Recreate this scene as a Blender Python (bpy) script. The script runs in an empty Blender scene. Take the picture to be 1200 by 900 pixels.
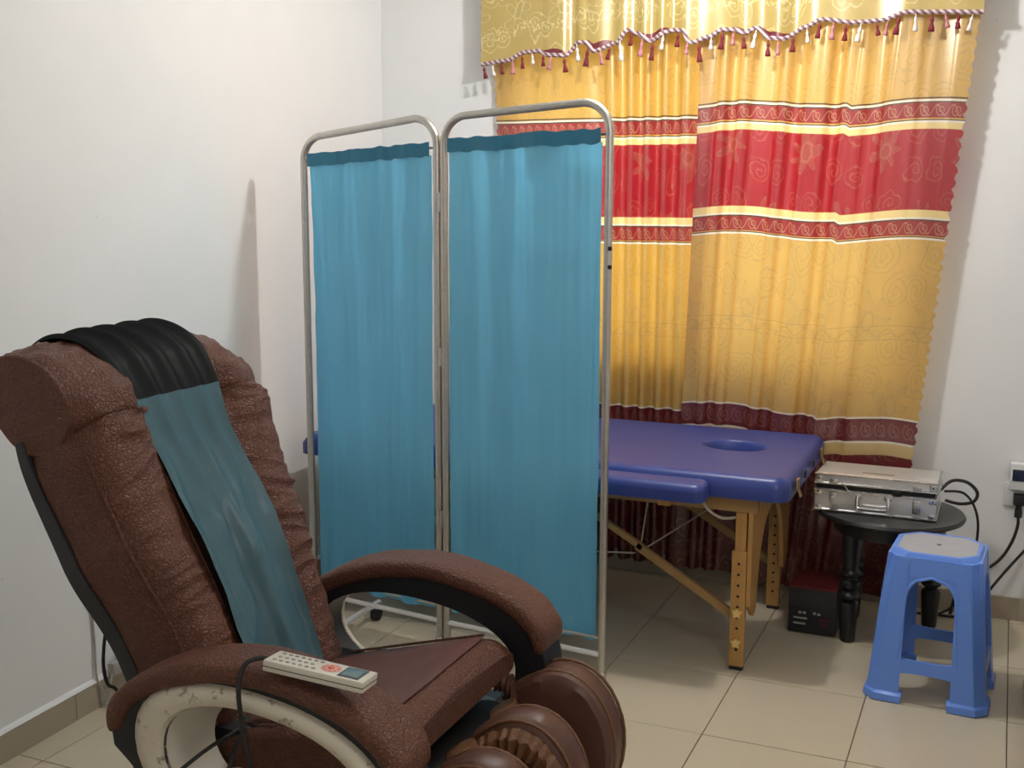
import bpy, bmesh, math, random
from mathutils import Vector, Matrix, noise
random.seed(7)
C = bpy.context.scene.collection
SC = bpy.context.scene
PI = math.pi

# ------------------------------------------------------------------ camera
H = 1.5
yaw, pitch, roll, foc = .408, .1571, .0024, 1344.0
cam = bpy.data.cameras.new('camera')
co = bpy.data.objects.new('camera', cam); C.objects.link(co)
fw = Vector((-math.sin(yaw)*math.cos(pitch), math.cos(yaw)*math.cos(pitch), -math.sin(pitch)))
r0 = Vector((math.cos(yaw), math.sin(yaw), 0)); u0 = r0.cross(fw)
rr = math.cos(roll)*r0 + math.sin(roll)*u0; uu = -math.sin(roll)*r0 + math.cos(roll)*u0
co.matrix_world = Matrix(((rr.x, uu.x, -fw.x, 0), (rr.y, uu.y, -fw.y, 0), (rr.z, uu.z, -fw.z, H), (0, 0, 0, 1)))
cam.sensor_fit = 'HORIZONTAL'; cam.sensor_width = 36; cam.lens = foc/1200*36
cam.clip_start = .05
SC.camera = co

# ------------------------------------------------------------------ world, light, exposure
w = bpy.data.worlds.new('world'); SC.world = w; w.use_nodes = True
bg = w.node_tree.nodes['Background']
bg.inputs['Color'].default_value = (1.0, .93, .80, 1); bg.inputs['Strength'].default_value = 3.1
def light(name, kind, loc, energy, color, **k):
    l = bpy.data.lights.new(name, kind); l.energy = energy; l.color = color
    for a, b in k.items(): setattr(l, a, b)
    o = bpy.data.objects.new(name, l); C.objects.link(o); o.location = loc
    return o
light('ceiling_bulb', 'POINT', (-.95, 3.40, 2.42), 42, (1.0, .99, .97), shadow_soft_size=.05)
light('fill_light', 'POINT', (.5, .9, 2.45), 24, (1.0, .99, .975), shadow_soft_size=.22)  # unseen fill, added to brighten floor, walls and near sides; no real bulb
po = light('window_portal', 'AREA', (-1.1, 4.58, 1.5), 1, (1, 1, 1), shape='RECTANGLE', size=1.6, size_y=1.4)
po.rotation_euler = (-PI/2, 0, 0)
po.data.cycles.is_portal = True
vs = SC.view_settings
vs.view_transform = 'Standard'; vs.look = 'None'; vs.gamma = 1; vs.use_curve_mapping = False
vs.exposure = 0.2

# ------------------------------------------------------------------ node helpers
class T:
    def __init__(s, name):
        s.mat = bpy.data.materials.new(name); s.mat.use_nodes = True
        s.t = s.mat.node_tree; s.t.nodes.clear()
        s.out = s.t.nodes.new('ShaderNodeOutputMaterial')
    def n(s, typ, **k):
        nd = s.t.nodes.new(typ)
        for a, b in k.items(): setattr(nd, a, b)
        return nd
    def put(s, sock, v):
        if isinstance(v, bpy.types.NodeSocket): s.t.links.new(v, sock)
        elif isinstance(v, (tuple, list)) and len(v) == 3 and sock.type == 'RGBA': sock.default_value = (*v, 1)
        else: sock.default_value = v
    def m(s, op, a, b=0.0, c=0.0):
        nd = s.n('ShaderNodeMath', operation=op)
        s.put(nd.inputs[0], a); s.put(nd.inputs[1], b); s.put(nd.inputs[2], c)
        return nd.outputs[0]
    def mix(s, f, a, b):
        nd = s.n('ShaderNodeMix', data_type='RGBA')
        s.put(nd.inputs[0], f); s.put(nd.inputs[6], a); s.put(nd.inputs[7], b)
        return nd.outputs[2]
    def band(s, v, lo, hi):                       # 1 inside lo..hi
        return s.m('MULTIPLY', s.m('GREATER_THAN', v, lo), s.m('LESS_THAN', v, hi))
    def noise(s, vec, scale, detail=3, rough=.5, dist=0):
        nd = s.n('ShaderNodeTexNoise'); s.put(nd.inputs['Vector'], vec)
        nd.inputs['Scale'].default_value = scale; nd.inputs['Detail'].default_value = detail
        nd.inputs['Roughness'].default_value = rough; nd.inputs['Distortion'].default_value = dist
        return nd.outputs['Fac']
    def voro(s, vec, scale, feature='F1', out='Distance'):
        nd = s.n('ShaderNodeTexVoronoi', feature=feature); s.put(nd.inputs['Vector'], vec)
        nd.inputs['Scale'].default_value = scale
        return nd.outputs[out]
    def ramp(s, f, stops):
        nd = s.n('ShaderNodeValToRGB'); s.put(nd.inputs[0], f); el = nd.color_ramp.elements
        while len(el) < len(stops): el.new(.5)
        for e, (p, c) in zip(el, stops):
            e.position = p; e.color = (*c, 1) if len(c) == 3 else c
        return nd.outputs[0]
    def map(s, vec, scale=(1, 1, 1)):
        nd = s.n('ShaderNodeMapping'); s.put(nd.inputs['Vector'], vec); nd.inputs['Scale'].default_value = scale
        return nd.outputs[0]
    def bump(s, h, strength=.3, dist=.01, normal=None):
        nd = s.n('ShaderNodeBump'); s.put(nd.inputs['Height'], h)
        nd.inputs['Strength'].default_value = strength; nd.inputs['Distance'].default_value = dist
        if normal: s.put(nd.inputs['Normal'], normal)
        return nd.outputs[0]
    def bsdf(s, color, rough=.5, metal=0, normal=None, spec=.5, coat=0, sheen=0):
        nd = s.n('ShaderNodeBsdfPrincipled')
        s.put(nd.inputs['Base Color'], color); s.put(nd.inputs['Roughness'], rough)
        nd.inputs['Metallic'].default_value = metal; nd.inputs['Specular IOR Level'].default_value = spec
        nd.inputs['Coat Weight'].default_value = coat; nd.inputs['Sheen Weight'].default_value = sheen
        if normal: s.put(nd.inputs['Normal'], normal)
        return nd.outputs[0]
    def done(s, sh):
        s.t.links.new(sh, s.out.inputs['Surface']); return s.mat
    def obj(s): return s.n('ShaderNodeTexCoord').outputs['Object']
    def uv(s):
        sx = s.n('ShaderNodeSeparateXYZ'); u = s.n('ShaderNodeUVMap')
        s.t.links.new(u.outputs[0], sx.inputs[0]); return u.outputs[0], sx.outputs[0], sx.outputs[1]

def simple(name, col, rough=.5, metal=0, spec=.5, var=.12, scale=30, bump=0, bscale=200, coat=0):
    t = T(name); o = t.obj(); f = t.noise(o, scale, 4)
    lo = tuple(max(0, c*(1-var)) for c in col); hi = tuple(min(1, c*(1+var)) for c in col)
    n = t.bump(t.noise(o, bscale, 2), bump, .002) if bump else None
    return t.done(t.bsdf(t.mix(f, lo, hi), rough, metal, n, spec, coat))

# ------------------------------------------------------------------ materials
def wall_mat():
    t = T('wall_paint'); o = t.obj()
    a = t.noise(o, 1.3, 4, .55); b = t.noise(o, 9, 5, .6)
    col = t.mix(t.ramp(a, [(.35, (0, 0, 0)), (.7, (1, 1, 1))]), (.79, .785, .77), (.84, .835, .82))
    sp = t.m('LESS_THAN', t.voro(o, 5.5), .018)
    col = t.mix(t.m('MULTIPLY', sp, .35), col, (.35, .28, .2))
    n = t.bump(b, .12, .006)
    return t.done(t.bsdf(col, .7, 0, n, .3))
def tile_mat(name='floor_tile', base=(.58, .50, .365)):
    t = T(name); o = t.obj()
    rnd = t.n('ShaderNodeObjectInfo').outputs['Random']
    va_ = t.n('ShaderNodeVectorMath', operation='ADD'); cb = t.n('ShaderNodeCombineXYZ'); t.put(cb.inputs[0], t.m('MULTIPLY', rnd, 37.0)); t.put(cb.inputs[1], t.m('MULTIPLY', rnd, 91.0))
    t.put(va_.inputs[0], o); t.put(va_.inputs[1], cb.outputs[0]); o = va_.outputs[0]
    f = t.noise(o, 4, 3, .5); g = t.noise(o, 45, 2)
    col = t.mix(f, tuple(c*.95 for c in base), tuple(c*1.04 for c in base))
    col = t.mix(t.m('MULTIPLY', g, .05), col, (.30, .25, .18))
    col = t.mix(t.m('MULTIPLY', rnd, .10), col, tuple(c*.8 for c in base))
    return t.done(t.bsdf(col, .31, 0, None, .5))
def leather(name, col, crack=1.0, rough=.42):
    t = T(name); o = t.obj()
    d = t.n('ShaderNodeVectorMath', operation='ADD'); wv = t.n('ShaderNodeTexNoise'); t.put(wv.inputs['Vector'], o)
    wv.inputs['Scale'].default_value = 30
    sc = t.n('ShaderNodeVectorMath', operation='SCALE'); t.put(sc.inputs[0], wv.outputs['Color']); sc.inputs['Scale'].default_value = .02
    t.put(d.inputs[0], o); t.put(d.inputs[1], sc.outputs[0])
    e = t.voro(d.outputs[0], 100, 'DISTANCE_TO_EDGE'); e2 = t.voro(d.outputs[0], 240, 'DISTANCE_TO_EDGE')
    cr = t.ramp(e, [(0, (0, 0, 0)), (.22, (1, 1, 1))]); cr2 = t.ramp(e2, [(0, (0, 0, 0)), (.3, (1, 1, 1))])
    h = t.m('ADD', cr, t.m('MULTIPLY', cr2, .5))
    c = t.mix(t.noise(o, 6, 4), tuple(x*.75 for x in col), tuple(x*1.25 for x in col))
    c = t.mix(t.m('MULTIPLY', t.m('SUBTRACT', 1.0, cr), .55*crack), c, tuple(x*.35 for x in col))
    rf = t.m('ADD', rough-.05, t.m('MULTIPLY', t.noise(o, 14, 3), .16))
    return t.done(t.bsdf(c, rf, 0, t.bump(h, .55*crack, .0035), .36))
def wood_mat(name, a, b, rough=.4, axis='Z'):
    t = T(name); o = t.obj()
    s = {'X': (3, 40, 40), 'Z': (40, 40, 3), 'Y': (40, 3, 40)}[axis]
    f = t.noise(t.map(o, s), 1, 5, .6, 1.2)
    return t.done(t.bsdf(t.mix(f, a, b), rough, 0, t.bump(f, .08, .003)))
def steel(name, col=(.62, .60, .56), rough=.3):
    t = T(name); o = t.obj(); f = t.noise(o, 40, 4)
    return t.done(t.bsdf(t.mix(f, tuple(c*.72 for c in col), col), t.m('ADD', rough, t.m('MULTIPLY', f, .15)), 1.0))

def cloth_shader(t, col, transl, normal=None, gloss=.08, grough=.35, tcol=None):
    d = t.n('ShaderNodeBsdfDiffuse'); t.put(d.inputs['Color'], col)
    tr = t.n('ShaderNodeBsdfTranslucent'); t.put(tr.inputs['Color'], tcol if tcol is not None else col)
    g = t.n('ShaderNodeBsdfGlossy'); g.inputs['Roughness'].default_value = grough
    t.put(g.inputs['Color'], t.mix(.5, col, (1, 1, 1)))
    if normal:
        for x in (d, tr, g): t.put(x.inputs['Normal'], normal)
    m1 = t.n('ShaderNodeMixShader'); t.put(m1.inputs[0], transl); t.put(m1.inputs[1], d.outputs[0]); t.put(m1.inputs[2], tr.outputs[0])
    m2 = t.n('ShaderNodeMixShader'); t.put(m2.inputs[0], gloss); t.put(m2.inputs[1], m1.outputs[0]); t.put(m2.inputs[2], g.outputs[0])
    return m2.outputs[0]

def motif(t, u, v, pu, pv, off=0.0, row_shift=.5):
    """printed flower with scrolls repeated on a pu x pv grid; returns line mask, petal mask"""
    wn = t.n('ShaderNodeTexNoise'); cb = t.n('ShaderNodeCombineXYZ'); t.put(cb.inputs[0], u); t.put(cb.inputs[1], v); t.put(wn.inputs['Vector'], cb.outputs[0])
    wn.inputs['Scale'].default_value = 9; wn.inputs['Detail'].default_value = 3
    ws = t.n('ShaderNodeSeparateColor'); t.put(ws.inputs[0], wn.outputs['Color'])
    u = t.m('ADD', u, t.m('MULTIPLY', t.m('SUBTRACT', ws.outputs[0], .5), .10)); v = t.m('ADD', v, t.m('MULTIPLY', t.m('SUBTRACT', ws.outputs[1], .5), .10))
    vv = t.m('DIVIDE', t.m('ADD', v, off), pv); row = t.m('FLOOR', vv)
    uo = t.m('ADD', t.m('DIVIDE', u, pu), t.m('MULTIPLY', row, row_shift))
    a = t.m('MULTIPLY', t.m('SUBTRACT', t.m('FRACT', uo), .5), pu)
    b = t.m('MULTIPLY', t.m('SUBTRACT', t.m('FRACT', vv), .5), pv)
    r = t.m('SQRT', t.m('ADD', t.m('MULTIPLY', a, a), t.m('MULTIPLY', b, b)))
    th = t.m('ARCTAN2', b, a)
    R = t.m('MULTIPLY', t.m('ADD', .62, t.m('MULTIPLY', t.m('COSINE', t.m('MULTIPLY', th, 7.0)), .30)), min(pu, pv)*.34)
    petal = t.m('LESS_THAN', r, R)
    edge = t.m('LESS_THAN', t.m('ABSOLUTE', t.m('SUBTRACT', r, R)), .0035)
    core = t.m('LESS_THAN', t.m('ABSOLUTE', t.m('SUBTRACT', r, min(pu, pv)*.09)), .004)
    # spiral scroll beside the flower
    a2 = t.m('SUBTRACT', t.m('ABSOLUTE', a), pu*.36); b2 = t.m('SUBTRACT', t.m('ABSOLUTE', b), pv*.30)
    r2 = t.m('SQRT', t.m('ADD', t.m('MULTIPLY', a2, a2), t.m('MULTIPLY', b2, b2))); th2 = t.m('ARCTAN2', b2, a2)
    sp = t.m('FRACT', t.m('ADD', t.m('DIVIDE', r2, .022), t.m('DIVIDE', th2, 2*PI)))
    spm = t.m('MULTIPLY', t.m('LESS_THAN', sp, .22), t.m('LESS_THAN', r2, min(pu, pv)*.2))
    line = t.m('MAXIMUM', t.m('MAXIMUM', edge, core), spm)
    return line, petal
def scroll(t, u, v, lo, hi, p=.075):
    """running scroll inside the stripe lo..hi"""
    mid, hh = (lo+hi)/2, (hi-lo)/2
    q = t.m('SUBTRACT', t.m('FRACT', t.m('DIVIDE', u, p)), .5)
    a = t.m('MULTIPLY', q, p); b = t.m('SUBTRACT', v, mid)
    r = t.m('SQRT', t.m('ADD', t.m('MULTIPLY', a, a), t.m('MULTIPLY', b, b))); th = t.m('ARCTAN2', b, a)
    s = t.m('LESS_THAN', t.m('FRACT', t.m('ADD', t.m('DIVIDE', r, hh*.5), t.m('DIVIDE', th, 2*PI))), .3)
    s = t.m('MULTIPLY', s, t.m('LESS_THAN', r, hh*.9))
    wv = t.m('ABSOLUTE', t.m('SUBTRACT', b, t.m('MULTIPLY', t.m('SINE', t.m('MULTIPLY', u, 2*PI/p)), hh*.7)))
    s = t.m('MAXIMUM', s, t.m('LESS_THAN', wv, .003))
    return t.m('MULTIPLY', s, t.band(v, lo, hi))

GOLD = (.66, .40, .085); REDC = (.36, .014, .022); CREAM = (.86, .68, .30); MAR = (.17, .016, .018); WHT = (.85, .80, .68)
def curtain_mat(name, dz=0.0, gold=GOLD):
    t = T(name); uvv, u, v0 = t.uv(); v = t.m('ADD', v0, dz)
    f = t.noise(t.map(uvv, (3, 3, 1)), 4, 3)
    col = t.mix(f, tuple(c*.88 for c in gold), tuple(min(1, c*1.08) for c in gold))
    ln, pt = motif(t, u, v, .34, .33, .06)
    col = t.mix(t.m('MULTIPLY', pt, .22), col, (.52, .34, .13))
    col = t.mix(t.m('MULTIPLY', ln, .34), col, (.40, .26, .10))
    # outlined band half way down
    for z in (1.062, 1.012): col = t.mix(t.m('MULTIPLY', t.band(v, z, z+.004), .45), col, (.40, .26, .10))
    col = t.mix(t.m('MULTIPLY', scroll(t, u, v, 1.018, 1.058, .11), .35), col, (.40, .26, .10))
    # red field
    rl, rp = motif(t, u, v, .40, .27, .06)
    red = t.mix(t.noise(t.map(uvv, (4, 4, 1)), 5, 3), REDC, (.44, .024, .03))
    red = t.mix(t.m('MULTIPLY', rp, .30), red, (.34, .16, .10))
    red = t.mix(t.m('MULTIPLY', rl, .25), red, (.60, .30, .17))
    col = t.mix(t.band(v, 1.478, 1.757), col, red)
    # cream stripes
    for lo, hi in ((1.757, 1.779), (1.449, 1.478)): col = t.mix(t.band(v, lo, hi), col, CREAM)
    for lo, hi in ((1.795, 1.846), (1.388, 1.440)):
        sc = scroll(t, u, v, lo, hi)
        col = t.mix(t.band(v, lo, hi), col, t.mix(t.m('MULTIPLY', sc, .55), (.33, .03, .03), (.62, .38, .22)))
    for z in (1.846, 1.860, 1.785, 1.440, 1.380): col = t.mix(t.band(v, z, z+.005), col, (.10, .06, .03))
    for z in (1.851, 1.779, 1.445, 1.374, .722): col = t.mix(t.band(v, z, z+.007), col, WHT)
    # hem: dark scroll stripe, cream, maroon skirt
    sc = scroll(t, u, v, .645, .715)
    col = t.mix(t.band(v, .638, .722), col, t.mix(t.m('MULTIPLY', sc, .45), MAR, (.45, .20, .13)))
    col = t.mix(t.band(v, .585, .632), col, (.72, .52, .22)); col = t.mix(t.band(v, .630, .638), col, WHT)
    ml, mp = motif(t, u, v, .30, .27, .0)
    mar = t.mix(t.m('MULTIPLY', mp, .28), (.15, .012, .014), (.30, .17, .12)); mar = t.mix(t.m('MULTIPLY', ml, .35), mar, (.40, .26, .18))
    col = t.mix(t.band(v, -1, .585), col, mar)
    weave = t.noise(t.map(uvv, (90, 500, 1)), 1, 2)
    tl = t.m('ADD', .10, t.m('MULTIPLY', t.m('GREATER_THAN', v, .585), .30))
    return t.done(cloth_shader(t, col, tl, t.bump(weave, .05, .002), .18, .32))
def valance_mat():
    t = T('valance_satin'); uvv, u, v = t.uv()
    f = t.noise(t.map(uvv, (3, 3, 1)), 4, 3)
    col = t.mix(f, (.43, .315, .085), (.54, .40, .13))
    ln, pt = motif(t, u, v, .26, .30, -.02)
    col = t.mix(t.m('MULTIPLY', ln, .55), col, (.78, .66, .34)); col = t.mix(t.m('MULTIPLY', pt, .2), col, (.40, .30, .11))
    lace = t.m('MULTIPLY', t.band(v, .075, .115), t.m('GREATER_THAN', t.noise(t.map(uvv, (70, 70, 1)), 1, 2), .55))
    col = t.mix(t.m('MULTIPLY', lace, .6), col, (.80, .66, .32))
    col = t.mix(t.m('LESS_THAN', v, 0.0), col, (.16, .012, .02))
    return t.done(cloth_shader(t, col, .14, None, .13, .34))
def satin(name, col, transl, gloss=.1, grough=.35):
    t = T(name); o = t.obj(); f = t.noise(t.map(o, (8, 8, 1.5)), 1, 3)
    c = t.mix(f, tuple(x*.85 for x in col), tuple(x*1.12 for x in col))
    n = t.bump(t.noise(t.map(o, (14, 14, 5)), 1, 3), .25, .004)
    return t.done(cloth_shader(t, c, transl, n, gloss, grough))
def scuffed(name, col, dirt):
    t = T(name); o = t.obj()
    f = t.noise(o, 32, 6, .7); k = t.ramp(f, [(.58, (0, 0, 0)), (.66, (1, 1, 1))])
    return t.done(t.bsdf(t.mix(t.m('MULTIPLY', k, .8), col, dirt), t.m('ADD', .35, t.m('MULTIPLY', k, .3))))
def braid_mat():
    t = T('braid'); o = t.obj(); sx = t.n('ShaderNodeSeparateXYZ'); t.put(sx.inputs[0], o)
    s = t.m('FRACT', t.m('MULTIPLY', t.m('ADD', sx.outputs[0], sx.outputs[2]), 42.0))
    return t.done(t.bsdf(t.mix(t.m('GREATER_THAN', s, .5), (.62, .50, .48), (.20, .10, .13)), .7))

M = dict(
    wall=wall_mat(), ceil=simple('ceiling_paint', (.80, .80, .79), .8, var=.03),
    tile=tile_mat(), skirt=tile_mat('skirting_tile', (.40, .335, .25)), grout=simple('grout', (.20, .165, .12), .9),
    leather=leather('crackled_brown_leather', (.142, .052, .029)), smooth=leather('smooth_brown_leather', (.120, .048, .036), .12, .42),
    legbrown=leather('soft_brown_leather', (.098, .042, .027), .10, .40), tan=leather('worn_tan_leather', (.17, .078, .036), .4, .42),
    black=simple('black_plastic', (.013, .013, .015), .42, bump=.05), shell=simple('charcoal_shell', (.022, .022, .025), .5, bump=.08),
    dark=simple('dark_mechanism', (.006, .006, .006), .6),
    ivory=scuffed('scuffed_ivory_plastic', (.62, .56, .44), (.14, .10, .07)), ivoryc=simple('ivory_plastic', (.60, .56, .47), .35, var=.06),
    steel=steel('brushed_steel_tube'), white_metal=simple('white_enamel', (.75, .74, .72), .35, var=.05),
    screencloth=satin('light_blue_curtain', (.172, .57, .87), .45, .06, .36), screenhem=satin('deep_blue_hem', (.04, .20, .32), .1, .05),
    vinyl=None, wood=wood_mat('honey_beech', (.42, .215, .06), (.56, .31, .10)), woodx=wood_mat('honey_beech_bar', (.30, .17, .06), (.42, .25, .09), axis='X'),
    star=simple('pale_knob', (.80, .55, .20), .4), rope=simple('white_rope', (.45, .40, .32), .8), hole=simple('hole_dark', (.02, .012, .006), .8),
    blackwood=simple('black_lacquer', (.012, .012, .012), .28, bump=.03, bscale=40), alu=None,
    stool=None, rubber=simple('black_rubber', (.012, .012, .012), .6),
    teal=satin('teal_cloth', (.060, .135, .165), .05, .08, .40), blackcloth=satin('black_cloth', (.007, .008, .009), .02, .03, .55),
    red=simple('dull_red_cover', (.14, .012, .012), .6), braid=braid_mat(),
    white=simple('white_plastic', (.72, .72, .70), .4, var=.04), cablegrey=simple('grey_cable', (.36, .34, .31), .6),
    lcd=simple('grey_green_screen', (.16, .22, .21), .2, var=.2, scale=80), lcdframe=simple('screen_surround', (.03, .04, .05), .3),
    button=simple('grey_button', (.34, .32, .29), .5), dial=simple('pale_red_dial', (.62, .28, .22), .5), dialred=simple('red_button', (.65, .10, .06), .4),
    display=simple('dark_blue_display', (.012, .02, .05), .15), cabinet=wood_mat('dark_reddish_wood', (.06, .02, .012), (.10, .035, .02)),
    t_mar=simple('maroon_thread', (.20, .018, .03), .8), t_white=simple('white_thread', (.78, .72, .66), .8), t_pink=simple('pink_thread', (.55, .22, .24), .8),
    brass=steel('dull_brass', (.45, .33, .16), .35), chrome=steel('chrome', (.75, .75, .75), .18),
)
def vinyl_mat():
    t = T('blue_vinyl'); o = t.obj(); f = t.noise(o, 5, 4)
    c = t.mix(f, (.024, .042, .20), (.036, .060, .26))
    return t.done(t.bsdf(c, t.m('ADD', .30, t.m('MULTIPLY', f, .12)), 0, t.bump(t.noise(o, 240, 2), .06, .001), .5))
M['vinyl'] = vinyl_mat()
def alu_mat():
    t = T('hammered_aluminium'); o = t.obj()
    f = t.voro(o, 160); g = t.noise(o, 12, 4)
    return t.done(t.bsdf(t.mix(g, (.55, .53, .50), (.74, .72, .70)), .36, .55, t.bump(f, .12, .001)))
M['alu'] = alu_mat()
def stool_mat():
    t = T('blue_plastic'); o = t.obj(); f = t.noise(o, 8, 3)
    return t.done(t.bsdf(t.mix(f, (.125, .27, .76), (.15, .31, .82)), .32, 0, t.bump(t.noise(o, 60, 2), .03, .001), .5))
M['stool'] = stool_mat()
def stool_top_mat():
    t = T('worn_stool_top'); o = t.obj(); f = t.noise(o, 40, 5, .7)
    return t.done(t.bsdf(t.mix(f, (.33, .34, .38), (.43, .42, .43)), .5, 0, t.bump(t.voro(o, 260), .25, .001)))
M['stooltop'] = stool_top_mat()

# ------------------------------------------------------------------ object helpers
ORG = {}
def tag(o, label=None, cat=None, group=None, kind=None):
    if label: o['label'] = label
    if cat: o['category'] = cat
    if group: o['group'] = group
    if kind: o['kind'] = kind
    return o
def thing(name, loc, label, cat, group=None):
    o = bpy.data.objects.new(name, None); C.objects.link(o); o.location = loc; o.empty_display_size = .1
    ORG[o] = Vector(loc); return tag(o, label, cat, group)
def emit(name, verts, faces, mat, parent=None, org=None, smooth=True, uvs=None, auto=None):
    if parent is not None: og = ORG[parent]
    elif org is not None: og = Vector(org)
    else:
        og = Vector((sum(v[0] for v in verts)/len(verts), sum(v[1] for v in verts)/len(verts), min(v[2] for v in verts)))
    me = bpy.data.meshes.new(name)
    me.from_pydata([(v[0]-og.x, v[1]-og.y, v[2]-og.z) for v in verts], [], faces)
    bm = bmesh.new(); bm.from_mesh(me)
    if not uvs: bmesh.ops.recalc_face_normals(bm, faces=bm.faces)
    bm.to_mesh(me); bm.free()
    if smooth:
        for p in me.polygons: p.use_smooth = True
        if auto: me.set_sharp_from_angle(angle=math.radians(auto))
    if uvs:
        l = me.uv_layers.new(name='UVMap')
        for lp in me.loops: l.data[lp.index].uv = uvs[lp.vertex_index]
    mats = mat if isinstance(mat, (list, tuple)) else [mat]
    for m in mats: me.materials.append(m)
    o = bpy.data.objects.new(name, me); C.objects.link(o)
    if parent is not None: o.parent = parent
    else: o.location = og
    ORG[o] = og
    return o
class MB:
    def __init__(s): s.v = []; s.f = []
    def add(s, v, f):
        k = len(s.v); s.v += [tuple(x) for x in v]; s.f += [tuple(i+k for i in q) for q in f]; return s
    def box(s, lo, hi, bev=0.0, rot=None, piv=None):
        bm = bmesh.new(); bmesh.ops.create_cube(bm, size=1)
        c = [(a+b)/2 for a, b in zip(lo, hi)]; d = [b-a for a, b in zip(lo, hi)]
        for v in bm.verts: v.co = Vector((v.co.x*d[0], v.co.y*d[1], v.co.z*d[2]))
        if bev: bmesh.ops.bevel(bm, geom=list(bm.edges), offset=min(bev, min(d)*.49), segments=2, affect='EDGES', profile=.6)
        p = Vector(piv) if piv else Vector(c)
        vs = [v.co+Vector(c) for v in bm.verts]
        if rot: vs = [rot @ (v-p)+p for v in vs]
        bm.verts.index_update()
        s.add(vs, [[v.index for v in f.verts] for f in bm.faces]); bm.free(); return s
    def tube(s, pts, r, n=10, smooth=0, closed=False):
        pts = [Vector(p) for p in pts]
        if smooth: pts = catmull(pts, smooth, closed)
        K = len(pts); rings = []
        up = None
        for i in range(K):
            if closed: tg = pts[(i+1) % K]-pts[i-1]
            else: tg = pts[min(i+1, K-1)]-pts[max(i-1, 0)]
            tg.normalize()
            if up is None:
                up = Vector((0, 0, 1)) if abs(tg.z) < .9 else Vector((1, 0, 0))
            a = (up-tg*up.dot(tg)).normalized(); b = tg.cross(a); up = a
            ri = r(i/(K-1)) if callable(r) else r
            rings.append([pts[i]+a*ri*math.cos(2*PI*j/n)+b*ri*math.sin(2*PI*j/n) for j in range(n)])
        return s.loft(rings, closed=closed)
    def loft(s, rings, caps=True, closed=False):
        n = len(rings[0]); v = [p for r in rings for p in r]; f = []
        K = len(rings)
        for i in range(K if closed else K-1):
            for j in range(n):
                a, b = i*n+j, i*n+(j+1) % n; k = (i+1) % K
                f.append((a, b, k*n+(j+1) % n, k*n+j))
        if caps and not closed: f.append(tuple(range(n))[::-1]); f.append(tuple((K-1)*n+j for j in range(n)))
        return s.add(v, f)
    def lathe(s, prof, c, n=20):
        rings = [[(c[0]+r*math.cos(2*PI*j/n), c[1]+r*math.sin(2*PI*j/n), c[2]+z) for j in range(n)] for r, z in prof]
        return s.loft(rings)
    def prism(s, poly, fn0, fn1):
        """poly: 2D points; fn0, fn1 map them to the two faces"""
        n = len(poly); v = [fn0(p) for p in poly]+[fn1(p) for p in poly]
        f = [tuple(range(n))[::-1], tuple(range(n, 2*n))]+[(i, (i+1) % n, n+(i+1) % n, n+i) for i in range(n)]
        return s.add(v, f)
    def ring_plate(s, outer, inner, fn0, fn1):
        """closed plate with a hole; outer/inner same length loops"""
        n = len(outer)
        v = [fn0(p) for p in outer]+[fn0(p) for p in inner]+[fn1(p) for p in outer]+[fn1(p) for p in inner]; f = []
        for i in range(n):
            j = (i+1) % n
            f += [(i, j, n+j, n+i), (2*n+j, 2*n+i, 3*n+i, 3*n+j), (i, 2*n+i, 2*n+j, j), (n+j, 3*n+j, 3*n+i, n+i)]
        return s.add(v, f)
    def build(s, name, mat, parent=None, org=None, smooth=True, auto=35): return emit(name, s.v, s.f, mat, parent, org, smooth, None, auto)
def catmull(p, k, closed=False):
    p = [Vector(x) for x in p]; out = []; n = len(p)
    for i in range(n if closed else n-1):
        a, b, c, d = (p[(i-1) % n], p[i], p[(i+1) % n], p[(i+2) % n]) if closed else (p[max(i-1, 0)], p[i], p[i+1], p[min(i+2, n-1)])
        for j in range(k):
            t = j/k
            out.append(.5*((2*b)+(c-a)*t+(2*a-5*b+4*c-d)*t*t+(3*b-a-3*c+d)*t**3))
    if not closed: out.append(p[-1])
    return out
def lerp(pts, x):
    if x <= pts[0][0]: return pts[0][1]
    for (a, b), (c, d) in zip(pts, pts[1:]):
        if x <= c: return b+(d-b)*(x-a)/(c-a)
    return pts[-1][1]
def smoothlerp(pts, x):
    if x <= pts[0][0]: return pts[0][1]
    for (a, b), (c, d) in zip(pts, pts[1:]):
        if x <= c:
            t = (x-a)/(c-a); t = t*t*(3-2*t); return b+(d-b)*t
    return pts[-1][1]
def nz(x, y, z=0.0): return noise.noise(Vector((x, y, z)))
def grid_faces(nu, nv, skip=None, off=0):
    f = []
    for i in range(nu-1):
        for j in range(nv-1):
            if skip and skip(i, j): continue
            a = off+i*nv+j; f.append((a, a+nv, a+nv+1, a+1))
    return f
def struct(o): o['kind'] = 'structure'; return o

# ------------------------------------------------------------------ the room
YB = 4.4; ZC = 2.75; XR = 1.5; YF = -.9
def xl(y): return -2.422-.04*(y-2.2)
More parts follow.
